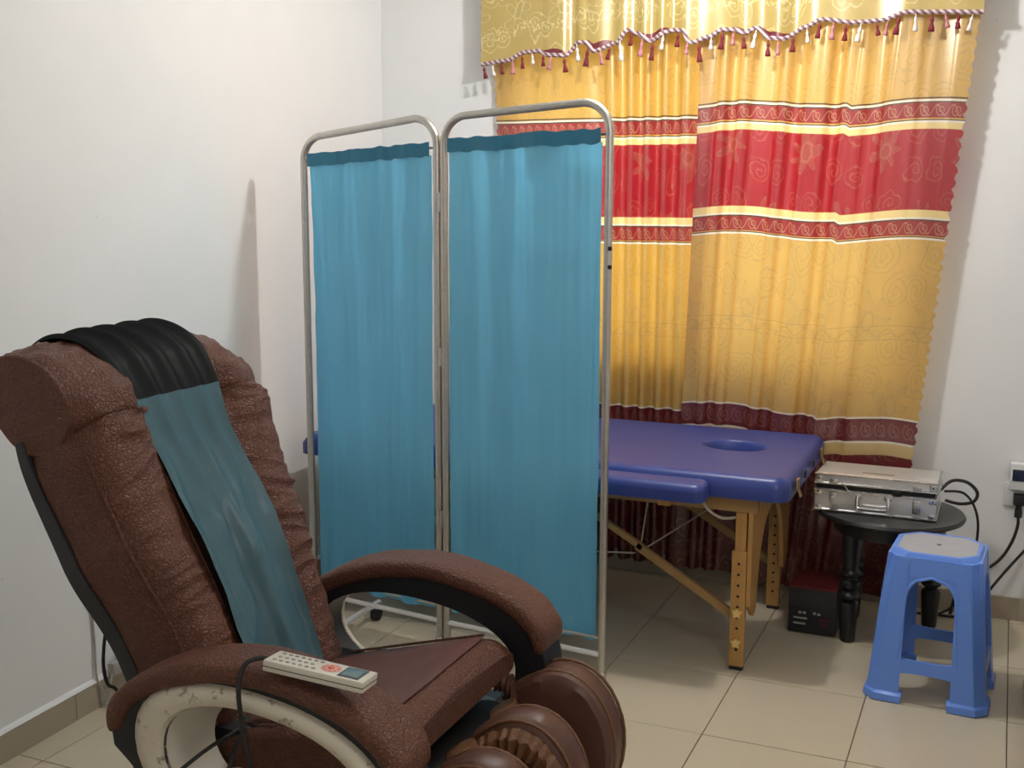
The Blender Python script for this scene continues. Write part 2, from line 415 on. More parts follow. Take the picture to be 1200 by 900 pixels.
# floor: grout bed with single tiles
fl = struct(MB().box((-2.75, YF-.2, -.08), (XR+.2, YB+.25, -.004)).build('floor', M['grout'], org=(0, 0, 0)))
TX, TY = .400, .437
tm = None
xs0, ys0 = -.722, 3.482
for i in range(-5, 6):
    for j in range(-8, 3):
        x0, y0 = xs0+i*TX, ys0+j*TY
        x1, y1 = x0+TX, y0+TY
        if y0 > YB or y0 < -.3 or x0 > XR: continue
        if tm is None:
            g = .0017
            ob = MB().box((x0+g, y0+g, -.006), (x1-g, y1-g, 0), .0008).build('tile', M['tile'], fl, smooth=False)
            bmv = ob.data
            for v in bmv.vertices: v.co -= Vector((x0, y0, 0))
            tm = ob
        else:
            ob = tm.copy(); C.objects.link(ob); ob.parent = fl
        ob.location = (x0, y0, random.uniform(-.0006, .0004))
# left wall (slightly off square as in the photo)
def wall_quad(name, a, b, t, z0=0, z1=ZC):
    d = Vector((b[0]-a[0], b[1]-a[1], 0)).normalized(); n = Vector((-d.y, d.x, 0))*t
    A, B = Vector((a[0], a[1], z0)), Vector((b[0], b[1], z0)); up = Vector((0, 0, z1-z0))
    v = [A, B, B+n, A+n, A+up, B+up, B+n+up, A+n+up]
    f = [(0, 1, 2, 3), (4, 5, 6, 7), (0, 1, 5, 4), (1, 2, 6, 5), (2, 3, 7, 6), (3, 0, 4, 7)]
    return struct(emit(name, v, f, M['wall'], org=(a[0], a[1], 0), smooth=False))
wall_left = wall_quad('wall_left', (xl(YF), YF), (xl(YB+.12), YB+.12), .12)
wall_quad('wall_right', (XR, YB+.12), (XR, YF), .12)
wall_quad('wall_front', (XR, YF), (xl(YF), YF), .12)
WX0, WX1, WZ0, WZ1 = -1.90, -.36, .86, 2.16
m = MB()
x0w = xl(YB)-.02
m.box((x0w, YB, 0), (WX0, YB+.16, ZC)).box((WX1, YB, 0), (XR, YB+.16, ZC)).box((WX0, YB, 0), (WX1, YB+.16, WZ0)).box((WX0, YB, WZ1), (WX1, YB+.16, ZC))
struct(m.build('wall_back', M['wall'], org=(0, YB, 0), smooth=False))
struct(MB().box((-2.8, YF-.2, ZC), (XR+.2, YB+.25, ZC+.1)).build('ceiling', M['ceil'], org=(0, 0, ZC), smooth=False))
# window behind the curtains
win = struct(bpy.data.objects.new('window_1', None)); C.objects.link(win); win.location = (-1.13, YB+.1, WZ0); ORG[win] = Vector(win.location)
mf = MB()
for a, b in (((WX0, WZ0), (WX0+.05, WZ1)), ((WX1-.05, WZ0), (WX1, WZ1)), ((WX0, WZ0), (WX1, WZ0+.05)), ((WX0, WZ1-.05), (WX1, WZ1)), ((-1.155, WZ0), (-1.105, WZ1))):
    mf.box((a[0], YB+.08, a[1]), (b[0], YB+.13, b[1]), .004)
mf.build('window_frame', M['white_metal'], win)
t = T('window_glass'); tr = t.n('ShaderNodeBsdfTransparent'); tr.inputs[0].default_value = (.95, .97, .96, 1)
gl = t.n('ShaderNodeBsdfGlossy'); gl.inputs['Roughness'].default_value = .05
mx = t.n('ShaderNodeMixShader'); mx.inputs[0].default_value = .06
t.t.links.new(tr.outputs[0], mx.inputs[1]); t.t.links.new(gl.outputs[0], mx.inputs[2]); GLASS = t.done(mx.outputs[0])
for a, b in ((WX0+.05, -1.155), (-1.105, WX1-.05)):
    MB().box((a, YB+.1, WZ0+.05), (b, YB+.106, WZ1-.05)).build('pane', GLASS, win, smooth=False)
# skirting of single tiles
bl = None
bb = struct(bpy.data.objects.new('baseboard_left', None)); C.objects.link(bb); bb.location = (xl(2.2), 2.2, 0); ORG[bb] = Vector(bb.location)
yy = .325-.8
while yy < YB-.02:
    y1 = min(yy+.41, YB)
    v = []
    for (y, dx, z) in ((yy+.001, 0, 0), (y1-.001, 0, 0), (y1-.001, 0, .082), (yy+.001, 0, .082), (yy+.001, .012, 0), (y1-.001, .012, 0), (y1-.001, .012, .080), (yy+.001, .012, .080)):
        v.append((xl(y)+dx, y, z))
    emit('skirting_tile', v, [(0, 1, 2, 3), (4, 5, 6, 7), (0, 1, 5, 4), (1, 2, 6, 5), (2, 3, 7, 6), (3, 0, 4, 7)], M['skirt'], bb, smooth=False)
    v = [(xl(y)+dx, y, z) for (y, dx, z) in ((yy, .0, .082), (y1, .0, .082), (y1, .013, .082), (yy, .013, .082), (yy, 0, .093), (y1, 0, .093), (y1, .006, .09), (yy, .006, .09))]
    emit('mortar_ledge', v, [(0, 1, 2, 3), (4, 5, 6, 7), (0, 1, 5, 4), (1, 2, 6, 5), (2, 3, 7, 6), (3, 0, 4, 7)], M['wall'], bb, smooth=False)
    yy += .41
bk = struct(bpy.data.objects.new('baseboard_back', None)); C.objects.link(bk); bk.location = (0, YB, 0); ORG[bk] = Vector(bk.location)
xx = -2.49+.0
x_ = .105-.41*7
while x_ < XR:
    a = max(x_, xl(YB)+.015)
    if x_+.41 > a+.02:
        MB().box((a+.001, YB-.012, 0), (min(x_+.409, XR), YB, .085), .001).build('skirting_tile', M['skirt'], bk, smooth=False)
    x_ += .41

# ------------------------------------------------------------------ curtains
rod = thing('curtain_rod', (-1.06, 4.31, 2.475), 'brass curtain rod on brackets above the gold valance', 'curtain rod')
MB().tube([(-2.15, 4.31, 2.475), (.02, 4.31, 2.475)], .013).build('rod', M['brass'], rod)
for x in (-2.17, .04): MB().lathe([(.001, -.03), (.02, -.02), (.026, 0), (.02, .02), (.001, .03)], (x, 4.31, 2.475), 12).build('finial', M['brass'], rod)
for x in (-2.0, -.12): MB().box((x-.012, 4.31, 2.462), (x+.012, YB, 2.488), .003).build('bracket', M['brass'], rod)

def curtain(name, mat, xl_, xr_, y0, folds, W, label, scal=None, seed=0.0, nu=200, z0=.05, z1=2.445, dip=None):
    """cloth sheet; xl_, xr_: edge x against z; folds: function(u, z) -> y offset"""
    nv = 200; V = []; UV = []
    for i in range(nu):
        u = i/(nu-1)
        for j in range(nv):
            z = z0+(z1-z0)*j/(nv-1)
            a, b = lerp(xl_, z), lerp(xr_, z)
            x = a+(b-a)*u
            if scal == 'R': x += (.013*abs(math.sin(PI*z/.042))-.006)*max(0, (u-.95)/.05)
            if scal == 'L': x -= .010*abs(math.sin(PI*z/.042))*max(0, (.04-u)/.04)
            y = y0+folds(u, z)
            zz = z+(dip(u) if dip else 0)
            V.append((x, y, zz)); UV.append((u*W+seed, z))
    return emit(name, V, grid_faces(nu, nv), mat, org=((lerp(xl_, z0)+lerp(xr_, z0))/2, y0, z0), uvs=UV)
def fold_left(u, z):
    a = smoothlerp([(0, .003), (.38, .007), (.52, .019), (.88, .019), (1, .008)], u)
    p = smoothlerp([(0, 0), (.4, 2.0), (1, 7.4)], u)
    s = math.sin(2*PI*p+.25*math.sin(z*2.1+u*5)); s = math.copysign(abs(s)**.75, s)
    return a*s+.006*nz(u*6, z*1.5)
cl = curtain('curtain', curtain_mat('left_curtain_print', .035), [(.05, -1.93), (1.78, -1.95), (2.45, -1.985)], [(.05, -1.07), (2.45, -1.04)], 4.370, fold_left, 1.9, '', 'L', .11)
tag(cl, 'left gold curtain with narrow tight pleats, partly behind the blue screen', 'curtain')
def fold_right(u, z):
    p = smoothlerp([(0, 0), (.25, 2.2), (.45, 3.7), (.62, 5.0), (.78, 5.9), (1, 6.6)], u)
    a = smoothlerp([(0, .018), (.5, .024), (.66, .018), (.8, .012), (1, .006)], u)*smoothlerp([(0, .8), (1.2, .75), (2.3, 1.15)], z)
    s = math.sin(2*PI*p+.5*math.sin(z*1.6+u*4)); s = math.copysign(abs(s)**.6, s)*.95
    step = .012*smoothlerp([(0, 0), (.575, 0), (.59, -1), (.63, -.6), (.70, -.6), (.715, -1.1), (1, -.9)], u-.02*(z-.7))
    return a*s+step+.006*nz(u*5+3, z*1.3)
cr = curtain('curtain', curtain_mat('right_curtain_print', 0.0, (.69, .43, .12)), [(.05, -1.165), (.69, -1.15), (1.4, -1.126), (2.45, -1.10)], [(.05, -.35), (.58, -.284), (2.16, -.146), (2.45, -.12)], 4.332, fold_right, 1.35, '', 'R', .0, dip=lambda u: .012*math.sin(u*9)-.012*smoothlerp([(0, 0), (.575, 0), (.6, 1), (1, 1)], u))
tag(cr, 'wide right gold curtain with a broad red floral band and scalloped edge', 'curtain')

# valance with braid and tassels
VB = [(-1.985, 2.045), (-1.88, 2.055), (-1.80, 2.083), (-1.74, 2.085), (-1.693, 2.066), (-1.63, 2.062), (-1.575, 2.108), (-1.545, 2.108), (-1.51, 2.072), (-1.42, 2.10), (-1.375, 2.145), (-1.345, 2.13), (-1.29, 2.10), (-1.20, 2.135), (-1.165, 2.13), (-1.135, 2.085), (-1.07, 2.105), (-1.02, 2.128), (-.985, 2.125), (-.93, 2.108), (-.895, 2.125), (-.84, 2.085), (-.80, 2.080), (-.72, 2.118), (-.66, 2.140), (-.55, 2.125), (-.46, 2.128), (-.38, 2.148), (-.30, 2.145), (-.135, 2.135)]
def vb(x): return smoothlerp(VB, x)
LENS = [(-1.67, .055, .020), (-1.49, .055, .026), (-1.27, .06, .022), (-.83, .065, .018), (-.95, .03, .008)]
def lens(x): return max([h*max(0, 1-((x-c)/r)**2) for c, r, h in LENS])
nu, nv = 320, 26; V = []; UV = []
def yval(x, z):
    u = (x+1.985)/1.85
    p = smoothlerp([(0, 0), (.17, .6), (.25, 2), (.5, 6.2), (.75, 9.0), (1, 10.6)], u)
    a = smoothlerp([(0, .006), (.2, .012), (.5, .02), (.8, .014), (1, .007)], u)
    return 4.285+a*.75*math.sin(2*PI*p)*(.75+.3*(2.45-z))-.010*lens(x)/.02
for i in range(nu):
    x = -1.985+1.85*i/(nu-1); zb = vb(x)
    for j in range(nv):
        z = zb+(2.45-zb)*(j/(nv-1))**1.6
        xx = x
        if i < 3: xx -= .007*abs(math.sin(PI*z/.04))
        V.append((xx, yval(x, z), z)); UV.append((x*1.35, z-zb-lens(x)-.004))
va = thing('valance', (-1.06, 4.285, 2.05), 'gold satin valance with twisted braid and tassels across both curtains', 'valance')
emit('valance_cloth', V, grid_faces(nu, nv), valance_mat(), va, uvs=UV)
MB().tube([(x, yval(x, vb(x))-.006, vb(x)-.002) for x in [-1.985+1.85*i/220 for i in range(221)]], .0085, 6).build('braid', M['braid'], va)
tas = None; k = 0; x = -1.975
while x < -.135:
    mt = M[('t_mar', 't_white', 't_mar', 't_pink')[k % 4]]
    p = (x, yval(x, vb(x))-.010, vb(x)-.006)
    sc = random.uniform(.85, 1.2)
    if tas is None or mt.name not in tas:
        tas = tas or {}
        mb = MB().lathe([(.0015, 0), (.0018, -.012), (.006, -.018), (.006, -.026), (.004, -.030), (.008, -.046), (.010, -.060), (.001, -.060)], p, 7)
        o = mb.build('tassel', mt, va, auto=None)
        for v in o.data.vertices: v.co -= Vector(p)-Vector((-1.06, 4.285, 2.05))
        tas[mt.name] = o
    else:
        o = tas[mt.name].copy(); C.objects.link(o); o.parent = va
    o.location = Vector(p)-Vector((-1.06, 4.285, 2.05)); o.scale = (sc, sc, sc*random.uniform(.85, 1.1)); o.rotation_euler = (random.uniform(-.1, .1), random.uniform(-.22, .22), 0)
    x += random.uniform(.036, .052); k += 1

# ------------------------------------------------------------------ massage table
TX0, TX1, TY0, TY1, TZ0, TZ1 = -2.36, -.58, 3.475, 4.265, .586, .660
mt_ = thing('massage_table', (-1.47, 3.85, 0), 'blue vinyl massage table with beech legs behind the folding screen', 'massage table')
def edge_h(d, r=.045):
    if d >= r: return 0.0
    t = 1-d/r; return -(r*.9)*(1-math.sqrt(max(0, 1-t*t)))
def pad(name, x0, x1, y0, y1, z0, z1, parent, hole=None, r=.04, cr=.05, nx=150, ny=76, seam=None):
    def wp(n):
        # denser near the ends
        return [.5-.5*math.cos(PI*i/(n-1))*(.75+.25*abs(math.cos(PI*i/(n-1)))) for i in range(n)]
    X = [x0+(x1-x0)*k for k in wp(nx)] if not hole else None
    if hole:
        a = [x0+(hole[0]-.16-x0)*k for k in [i/40 for i in range(40)]]; b = [hole[0]-.16+.32*i/90 for i in range(90)]; c = [hole[0]+.16+(x1-hole[0]-.16)*i/24 for i in range(25)]
        X = a+b+c
        a = [y0+(hole[1]-.14-y0)*i/34 for i in range(34)]; b = [hole[1]-.14+.28*i/80 for i in range(80)]; c = [hole[1]+.14+(y1-hole[1]-.14)*i/24 for i in range(25)]
        Y = a+b+c
    else: Y = [y0+(y1-y0)*k for k in wp(ny)]
    nx, ny = len(X), len(Y); V = []; inside = {}
    for i, x in enumerate(X):
        for j, y in enumerate(Y):
            # rounded plan corners
            px, py = x, y
            cx, cy = min(max(x, x0+cr), x1-cr), min(max(y, y0+cr), y1-cr)
            dx, dy = x-cx, y-cy
            if abs(dx) > 1e-9 and abs(dy) > 1e-9:
                k = max(abs(dx), abs(dy))/math.hypot(dx, dy); px, py = cx+dx*k, cy+dy*k
            d = min(x-x0, x1-x, y-y0, y1-y)
            z = z1+edge_h(d, r)+.0015*nz(x*4, y*4)
            if seam is not None: z -= .012*math.exp(-((x-seam)/.008)**2)
            if hole:
                e = math.hypot((x-hole[0])/hole[2], (y-hole[1])/hole[3])
                if e < 1.18:
                    q = min(1, max(0, (1.18-e)/.22)); z -= (z1-z0)*(1-math.sqrt(max(0, 1-q*q)))
                    if e < .955: inside[(i, j)] = 1; z = z0
            V.append((px, py, z))
    sk = lambda i, j: all((i+a, j+b) in inside for a in (0, 1) for b in (0, 1))
    F = grid_faces(nx, ny, sk)
    k = len(V); V += [(a, b, z0) for a, b, _ in V]
    F += [tuple(reversed([q+k for q in f])) for f in grid_faces(nx, ny, sk)]
    rim = [i*ny for i in range(nx)]+[(nx-1)*ny+j for j in range(1, ny)]+[i*ny+ny-1 for i in range(nx-2, -1, -1)]+[j for j in range(ny-2, 0, -1)]
    for a, b in zip(rim, rim[1:]+rim[:1]): F.append((a, b, b+k, a+k))
    return emit(name, V, F, M['vinyl'], parent, auto=50)
pad('table_pad', TX0, TX1, TY0, TY1, TZ0, TZ1, mt_, hole=(-.845, 3.93, .10, .080), seam=-1.47)
pad('side_pad', -1.30, -.818, 3.36, 3.472, .588, .646, mt_, r=.03, cr=.03, nx=50, ny=24)
for x in (-1.2, -.95): MB().box((x-.02, 3.40, .56), (x+.02, 3.62, .590), .002).build('pad_bracket', M['wood'], mt_)
fr = MB()
fr.box((TX0+.05, 3.53, .53), (TX1-.10, 3.552, .592), .002).box((TX0+.05, 4.15, .53), (TX1-.10, 4.172, .592), .002)
for x in (TX0+.05, -1.5, -1.46, TX1-.115): fr.box((x, 3.55, .53), (x+.02, 4.15, .592), .002)
fr.build('under_frame', M['woodx'], mt_)
def end_set(xe, s):
    """arched end panel with two adjustable legs"""
    ya, yb = 3.565, 4.185
    ym = (ya+yb)/2
    arch = [(ya-.03, .575), (ya-.03, .22), (ya+.03, .17)]
    arch += [(ym+p.x, p.y) for p in catmull([Vector((a, b, 0)) for a, b in ((-.245, .18), (-.225, .28), (-.185, .38), (-.11, .455), (0, .485), (.11, .455), (.185, .38), (.225, .28), (.245, .18))], 3)]
    arch += [(yb-.03, .17), (yb+.02, .22), (yb+.02, .575)]
    MB().prism(arch, lambda p: (xe+s*.026, p[0], p[1]), lambda p: (xe+s*.040, p[0], p[1])).build('end_panel', M['wood'], mt_)
    for y in (ya, yb):
        lg = MB().box((xe-.024, y-.030, .012), (xe+.024, y-.006, .40), .003).build('leg', M['wood'], mt_)
        MB().box((xe-.016, y-.026, .36), (xe+.020, y+.001, .575), .003).build('upper_leg', M['wood'], mt_)
        MB().box((xe-.022, y-.030, 0), (xe+.022, y-.004, .014), .003).build('foot', M['rubber'], lg)
        for k in range(9):
            z = .07+.036*k
            MB().add(*disc((xe, y-.0312, z), .0048, 8)).build('peg_hole', M['hole'], lg)
        if y == ya:
            for z in (.095, .195):
                st = []
                for k in range(10):
                    a = PI/2+2*PI*k/10; r = .017 if k % 2 == 0 else .010; st.append((r*math.cos(a), r*math.sin(a)))
                MB().prism(st, lambda p, z=z: (xe+p[0], y-.031, z+p[1]), lambda p, z=z: (xe+p[0], y-.045, z+p[1])).build('star_knob', M['star'], lg)
        zb = .17
        p0, p1 = Vector((xe-s*.02, y+.012, zb)), Vector((xe-s*.66, y+.012, .545))
        d = (p1-p0); an = math.atan2(d.z, d.x)
        def bar(a, b, h, wd):
            q = (b-a).normalized(); up = Vector((-q.z, 0, q.x))*h/2; sd = Vector((0, wd/2, 0))
            return [a+up+sd, a+up-sd, a-up-sd, a-up+sd], [b+up+sd, b+up-sd, b-up-sd, b-up+sd]
        A = p0+d*.52
        m1 = MB(); m1.loft(list(bar(p0, A, .026, .018))); m1.loft(list(bar(A-d*.03+Vector((0, 0, .006)), p1, .020, .018)))
        m1.build('brace', M['woodx'], mt_)
def disc(c, r, n, ax='y'):
    v = [(c[0]+r*math.cos(2*PI*j/n), c[1], c[2]+r*math.sin(2*PI*j/n)) for j in range(n)]
    return v, [tuple(range(n))]
end_set(-.735, 1); end_set(-2.24, -1)
ropes = MB()
ropes.tube([(-.86, 3.50, .575), (-.83, 3.51, .53), (-.79, 3.53, .505), (-.74, 3.55, .51)], .005, 6, 5)
ropes.build('hanging_strap', M['rope'], mt_)
for a, b in (((-1.08, 3.60, .37), (-1.06, 3.62, .56)), ((-1.08, 3.60, .34), (-.80, 4.12, .50)), ((-1.45, 3.6, .30), (-1.10, 3.6, .33))):
    MB().tube([a, b], .0028, 6).build('steel_cable', M['rope'], mt_)
for y in (3.60, 4.10):
    lp = MB().box((-.574, y-.02, .607), (-.568, y+.02, .640), .002); lp.tube([(-.569, y-.008, .606), (-.560, y-.012, .585), (-.560, y+.012, .585), (-.569, y+.008, .606)], .003, 6)
    lp.build('hook_plate', M['brass'], mt_)
for y in (3.75, 3.92): MB().box((-.574, y-.012, .610), (-.569, y+.012, .634), .002).build('hook_slot', M['dark'], mt_)

# ------------------------------------------------------------------ folding screen
B1, B2, B3 = Vector((-1.103, 3.271, 0)), Vector((-1.692, 3.333, 0)), Vector((-2.255, 3.405, 0))
fs = thing('folding_screen', (-1.69, 3.33, 0), 'two-panel steel folding screen hung with light blue curtains', 'folding screen')
def panel(P, Q, zp, zq, zcl, w_seed, nm):
    """P right foot, Q left foot"""
    d = (Q-P).normalized(); r = .085; R = .0125
    def at(s, z): return P+(Q-P)*s+Vector((0, 0, z))
    L = (Q-P).length
    pts = [at(0, .012), at(0, .5), at(0, zp-r)]
    for k in range(1, 9):
        a = PI/2*k/8; pts.append(at(0, 0)+d*(r-r*math.cos(a))+Vector((0, 0, zp-r+r*math.sin(a))))
    for k in range(0, 9):
        a = PI/2*k/8; pts.append(at(1, 0)-d*(r-r*math.sin(a))+Vector((0, 0, zq-r+r*math.cos(a))))
    pts += [at(1, .5), at(1, .012)]
    f = MB().tube(pts, R, 12).build('frame_tube', M['steel'], fs)
    MB().tube([at(0, .09), at(1, .09)], .009, 8).build('bottom_rail', M['white_metal'], f)
    zt = zcl
    zr = lambda s: zt[0]+(zt[1]-zt[0])*s
    MB().tube([at(0, zr(0)-.012), at(1, zr(1)-.012)], .004, 8).build('curtain_rod', M['steel'], f)
    MB().tube([at(0, .145), at(1, .145)], .005, 8).build('lower_rod', M['steel'], f)
    nrm = Vector((d.y, -d.x, 0));  nrm = nrm if nrm.y < 0 else -nrm
    def cloth(name, z0f, z1f, mat, nu, nv, offs):
        V = []
        for i in range(nu):
            s = .022/L+(1-.044/L)*i/(nu-1)
            for j in range(nv):
                tt = j/(nv-1); z = z0f(s)+(z1f(s)-z0f(s))*tt; hh = z/1.7
                u = s*L
                gather = .75+.35*abs(2*hh-1)**1.5
                n = .012*math.copysign(abs(math.sin(u*36+w_seed+1.6*nz(u*4+w_seed, hh*1.2)*2))**.7, math.sin(u*36+w_seed+1.6*nz(u*4+w_seed, hh*1.2)*2))*gather*(.35+.9*abs(nz(u*5+w_seed, 3.3)))*1.6+.014*nz(u*7+w_seed*3, hh*1.1)+.005*nz(u*40, hh*3+w_seed)*gather
                n += .004*nz(u*11, z*9+w_seed)
                top = max(0, min(1, (z-1.60)/.08)); n *= 1-.55*top
                p = P+(Q-P)*s+nrm*(n+offs); V.append((p.x, p.y, z+.006*nz(u*25, w_seed)*(1 if tt in (0, 1) else 0)))
        return emit(name, V, grid_faces(nu, nv), mat, f)
    cloth('screen_cloth', lambda s: .13, lambda s: zr(s)-.036, M['screencloth'], 130, 90, 0)
    cloth('cloth_header', lambda s: zr(s)-.038, lambda s: zr(s)+.006, M['screenhem'], 130, 5, .012)
    return f
panel(B1, B2+Vector((.014, -.002, 0)), 1.792, 1.769, (1.712, 1.691), 0.3, 'right')
panel(B2-Vector((.014, -.002, 0)), B3, 1.765, 1.722, (1.685, 1.655), 4.1, 'left')
for z in (.45, 1.0, 1.5): MB().tube([B2+Vector((0, -.006, z-.03)), B2+Vector((0, -.006, z+.03))], .008, 8).build('hinge', M['steel'], fs)
# T foot with castors at the left end, and cap feet
ft = MB().tube([(-2.03, 3.02, .062), (-2.03, 3.48, .062)], .011, 8); ft.build('foot_bar', M['white_metal'], fs)
for y in (3.04, 3.46):
    cs = MB().box((-2.042, y-.014, .045), (-2.018, y+.014, .066), .003).build('castor_fork', M['steel'], fs)
    MB().tube([(-2.042, y, .024), (-2.018, y, .024)], .024, 14).build('castor_wheel', M['rubber'], cs)
for z in (1.31, 1.365): MB().box((-1.098, 3.253, z-.006), (-1.087, 3.263, z+.006), .002).build('screw', M['dark'], fs)
for b in (B1, B2+Vector((.014, 0, 0)), B2-Vector((.014, 0, 0)), B3): MB().lathe([(.015, 0), (.016, .03), (.013, .034)], b, 12).build('foot_cap', M['steel'], fs)

# ------------------------------------------------------------------ massage chair
CY = 1.975
ch = thing('massage_chair', (-1.2, CY, 0), 'large brown crackled leather massage chair with oval armrests and calf rest', 'massage chair')
SP = [Vector(p) for p in ((-1.375, 0, .41), (-1.420, 0, .52), (-1.505, 0, .73), (-1.585, 0, .905), (-1.645, 0, 1.075))]
spine = catmull(SP, 14)
def spine_frames(sp):
    out = []
    for i, p in enumerate(sp):
        t = (sp[min(i+1, len(sp)-1)]-sp[max(i-1, 0)]).normalized(); n = Vector((t.z, 0, -t.x)); out.append((p, t, n if n.x > 0 else -n))
    return out
FR = spine_frames(spine); FH = spine_frames(catmull(SP, 55))
def halfw(z): return smoothlerp([(.40, .228), (.62, .250), (.85, .290), (1.05, .312), (1.2, .318)], z)
HP = [(0, 0), (.16, 0), (.30, .002), (.42, .014), (.53, .034), (.66, .046), (.80, .042), (.90, .026), (.965, -.004), (.995, -.045), (1.0, -.085), (.985, -.125), (.94, -.152), (.7, -.158), (.35, -.160), (0, -.160)]
hp = [(v.x, v.y) for v in catmull([Vector((a, b, 0)) for a, b in HP], 4)]
loop = hp+[(-a, b) for a, b in hp[-2:0:-1]]
rings = []
for i, (p, tg, n) in enumerate(FH):
    w_ = halfw(p.z)*(1-.10*max(0, (p.z-.99)/.085)**3); q = []; s = i/(len(FH)-1)
    dep = smoothlerp([(0, .75), (.2, .9), (1, 1.0)], s)
    for a, b in loop:
        yv = a*w_; bb_ = b
        if bb_ > 0: bb_ *= .85
        else: bb_ *= dep
        wr = 0
        side = abs(a)
        if b > -.03 and side > .34:
            # crosswise creases in the bolsters
            o_ = 5 if a > 0 else 0
            ridge = lambda f1, f2, sd: max(0, 1-2.6*abs(nz(yv*f1+sd+o_, s*f2+1.6*nz(yv*6+sd, s*5)+yv*4*(1 if a > 0 else -1))))**2
            msk = .35+.65*max(0, min(1, .5+1.6*nz(yv*2+o_, s*4+2)))
            wr = (.008*ridge(3, 11, 1.3)+.006*ridge(5, 19, 7.1))*msk+.004*nz(yv*11, s*22)-.005
            wr *= min(1, (side-.34)*6)
        elif b > -.14 and side > .9: wr = .004*nz(b*20, s*9+3*a)
        q.append(p+n*(bb_+wr)+Vector((0, CY+yv+(.006*nz(s*6, a*3) if side > .9 else 0), 0)))
    rings.append(q)
bk_ = MB().loft(rings).build('backrest', M['leather'], ch)
# smooth back channel seam lines (piping) either side
for sgn in (-1, 1):
    MB().tube([p+n*.012+Vector((0, CY+sgn*halfw(p.z)*.41, 0)) for p, tg, n in FR[6:46:2]], .003, 6).build('piping', M['leather'], bk_)
for sgn in (-1,):
    MB().tube([p-n*.004+Vector((0, CY+sgn*halfw(p.z)*.968, 0)) for p, tg, n in FR[4:52:2]], .0045, 6).build('side_seam', M['leather'], bk_)
# headrest roll over the top
HO = [(-1.665, 1.045), (-1.648, 1.085), (-1.667, 1.140), (-1.710, 1.185), (-1.770, 1.212), (-1.835, 1.212), (-1.885, 1.185), (-1.910, 1.135), (-1.902, 1.095), (-1.865, 1.055), (-1.800, 1.000), (-1.71, 1.000)]
ho = catmull([Vector((a, 0, b)) for a, b in HO], 5, True)
ctr = Vector((-1.77, 0, 1.12))
rings = []
NY = 44
for k in range(NY+1):
    v = -1+2*k/NY
    if v >= 0: s = (1-abs(v)**3.4)**.42 if abs(v) < 1 else 0; s = .42+.58*s
    else: s = (1-abs(v)**5)**.5 if abs(v) < 1 else 0; s = .86+.14*s
    sag = (-.012*abs(v)**2 if v < 0 else -.040*abs(v)**2.6)
    fo = .036*smoothlerp([(.38, 0), (.58, 1), (.86, .9), (1, .2)], abs(v))
    rings.append([ctr+(q-ctr)*s+Vector((fo*max(0, min(1, (q.x+1.80)/.10))*max(0, min(1, (1.21-q.z)/.08))*max(0, min(1, (q.z-1.05)/.04)), CY+v*(.303 if v < 0 else .312), sag))+Vector((1, 0, 1))*.006*nz(v*5, i*.25)*(1 if 0 < k < NY else 0) + Vector((.0, 0, .004*nz(v*14+2, i*.5)+.006*max(0, 1-3*abs(nz(v*6, i*.22)))**2*(1 if abs(v) < .95 else 0))) for i, q in enumerate(ho)])
hd = MB().loft(rings).build('headrest', M['leather'], ch)
def hring(v):
    if v >= 0: k = .42+.58*(1-abs(v)**3.4)**.42
    else: k = .86+.14*(1-abs(v)**5)**.5
    sag = (-.012*abs(v)**2 if v < 0 else -.040*abs(v)**2.6)
    return [ctr+(q-ctr)*k+Vector((0, CY+v*.303, sag)) for q in ho]
hr = hring(-.985); MB().tube(hr[6:40:2], .0055, 8, 2).build('welt', M['leather'], hd)
# charcoal shell behind
rings = []
for i, (p, tg, n) in enumerate(FR[4:]):
    w_ = halfw(p.z)*.985; dep = smoothlerp([(0, .75), (.2, .9), (1, 1.0)], (i+4)/(len(FR)-1))
    th = .062*math.sin(PI*min(1, max(0.05, (i+6)/64)))**.6
    q = []
    for a, b in ((-1, .03), (-1.0, -.6), (-.7, -1.0), (0, -1.15), (.7, -1.0), (1.0, -.6), (1, .03), (.9, .10), (0, .1), (-.9, .1)):
        q.append(p+n*(-.150*dep+b*th)+Vector((0, CY+a*w_, 0)))
    rings.append(q)
MB().loft(rings).build('back_shell', M['shell'], ch)

# seat cushion
def zt(x): return .445+.125*((x+1.42)/.46)
rings = []
for k in range(31):
    t = k/30; x = -1.43+.475*t
    front = max(0, (t-.86)/.14); top = zt(x)-.05*front**2.2
    bot = smoothlerp([(0, .36), (.7, .40), (1, .445)], t)+.025*front**2
    q = []
    for j in range(40):
        a = 2*PI*j/40
        cx, sx_ = math.cos(a), math.sin(a)
        ex = math.copysign(abs(cx)**.30, cx); ez = math.copysign(abs(sx_)**.42, sx_)
        y = CY+.248*ex; z = (top+bot)/2+(top-bot)/2*ez
        q.append((x-.02*front*(1-abs(ex)), y+.004*nz(t*9, a*2), z+.004*nz(t*14, y*22)*(1 if z > bot+.02 else 0)))
    rings.append(q)
seat = MB().loft(rings).build('seat', M['leather'], ch)
V = []
for i in range(25):
    for j in range(25):
        x = -1.40+.395*i/24; y = CY+(-.205+.41*j/24)*(1-.10*(1-i/24))
        b = min(1, min(i, 24-i, j, 24-j)/3)
        V.append((x, y, zt(x)+.002+.007*b**.5+.003*nz(x*8, y*8)))
emit('seat_panel', V, grid_faces(25, 25), M['smooth'], seat)
for sgn in (-1, 1):
    rp = [(-1.39, CY+sgn*.20, zt(-1.39)+.004), (-1.2, CY+sgn*.206, zt(-1.2)+.004), (-1.008, CY+sgn*.205, zt(-1.0)+.003)]
    MB().tube(rp, .003, 6, 4).build('piping', M['leather'], seat)
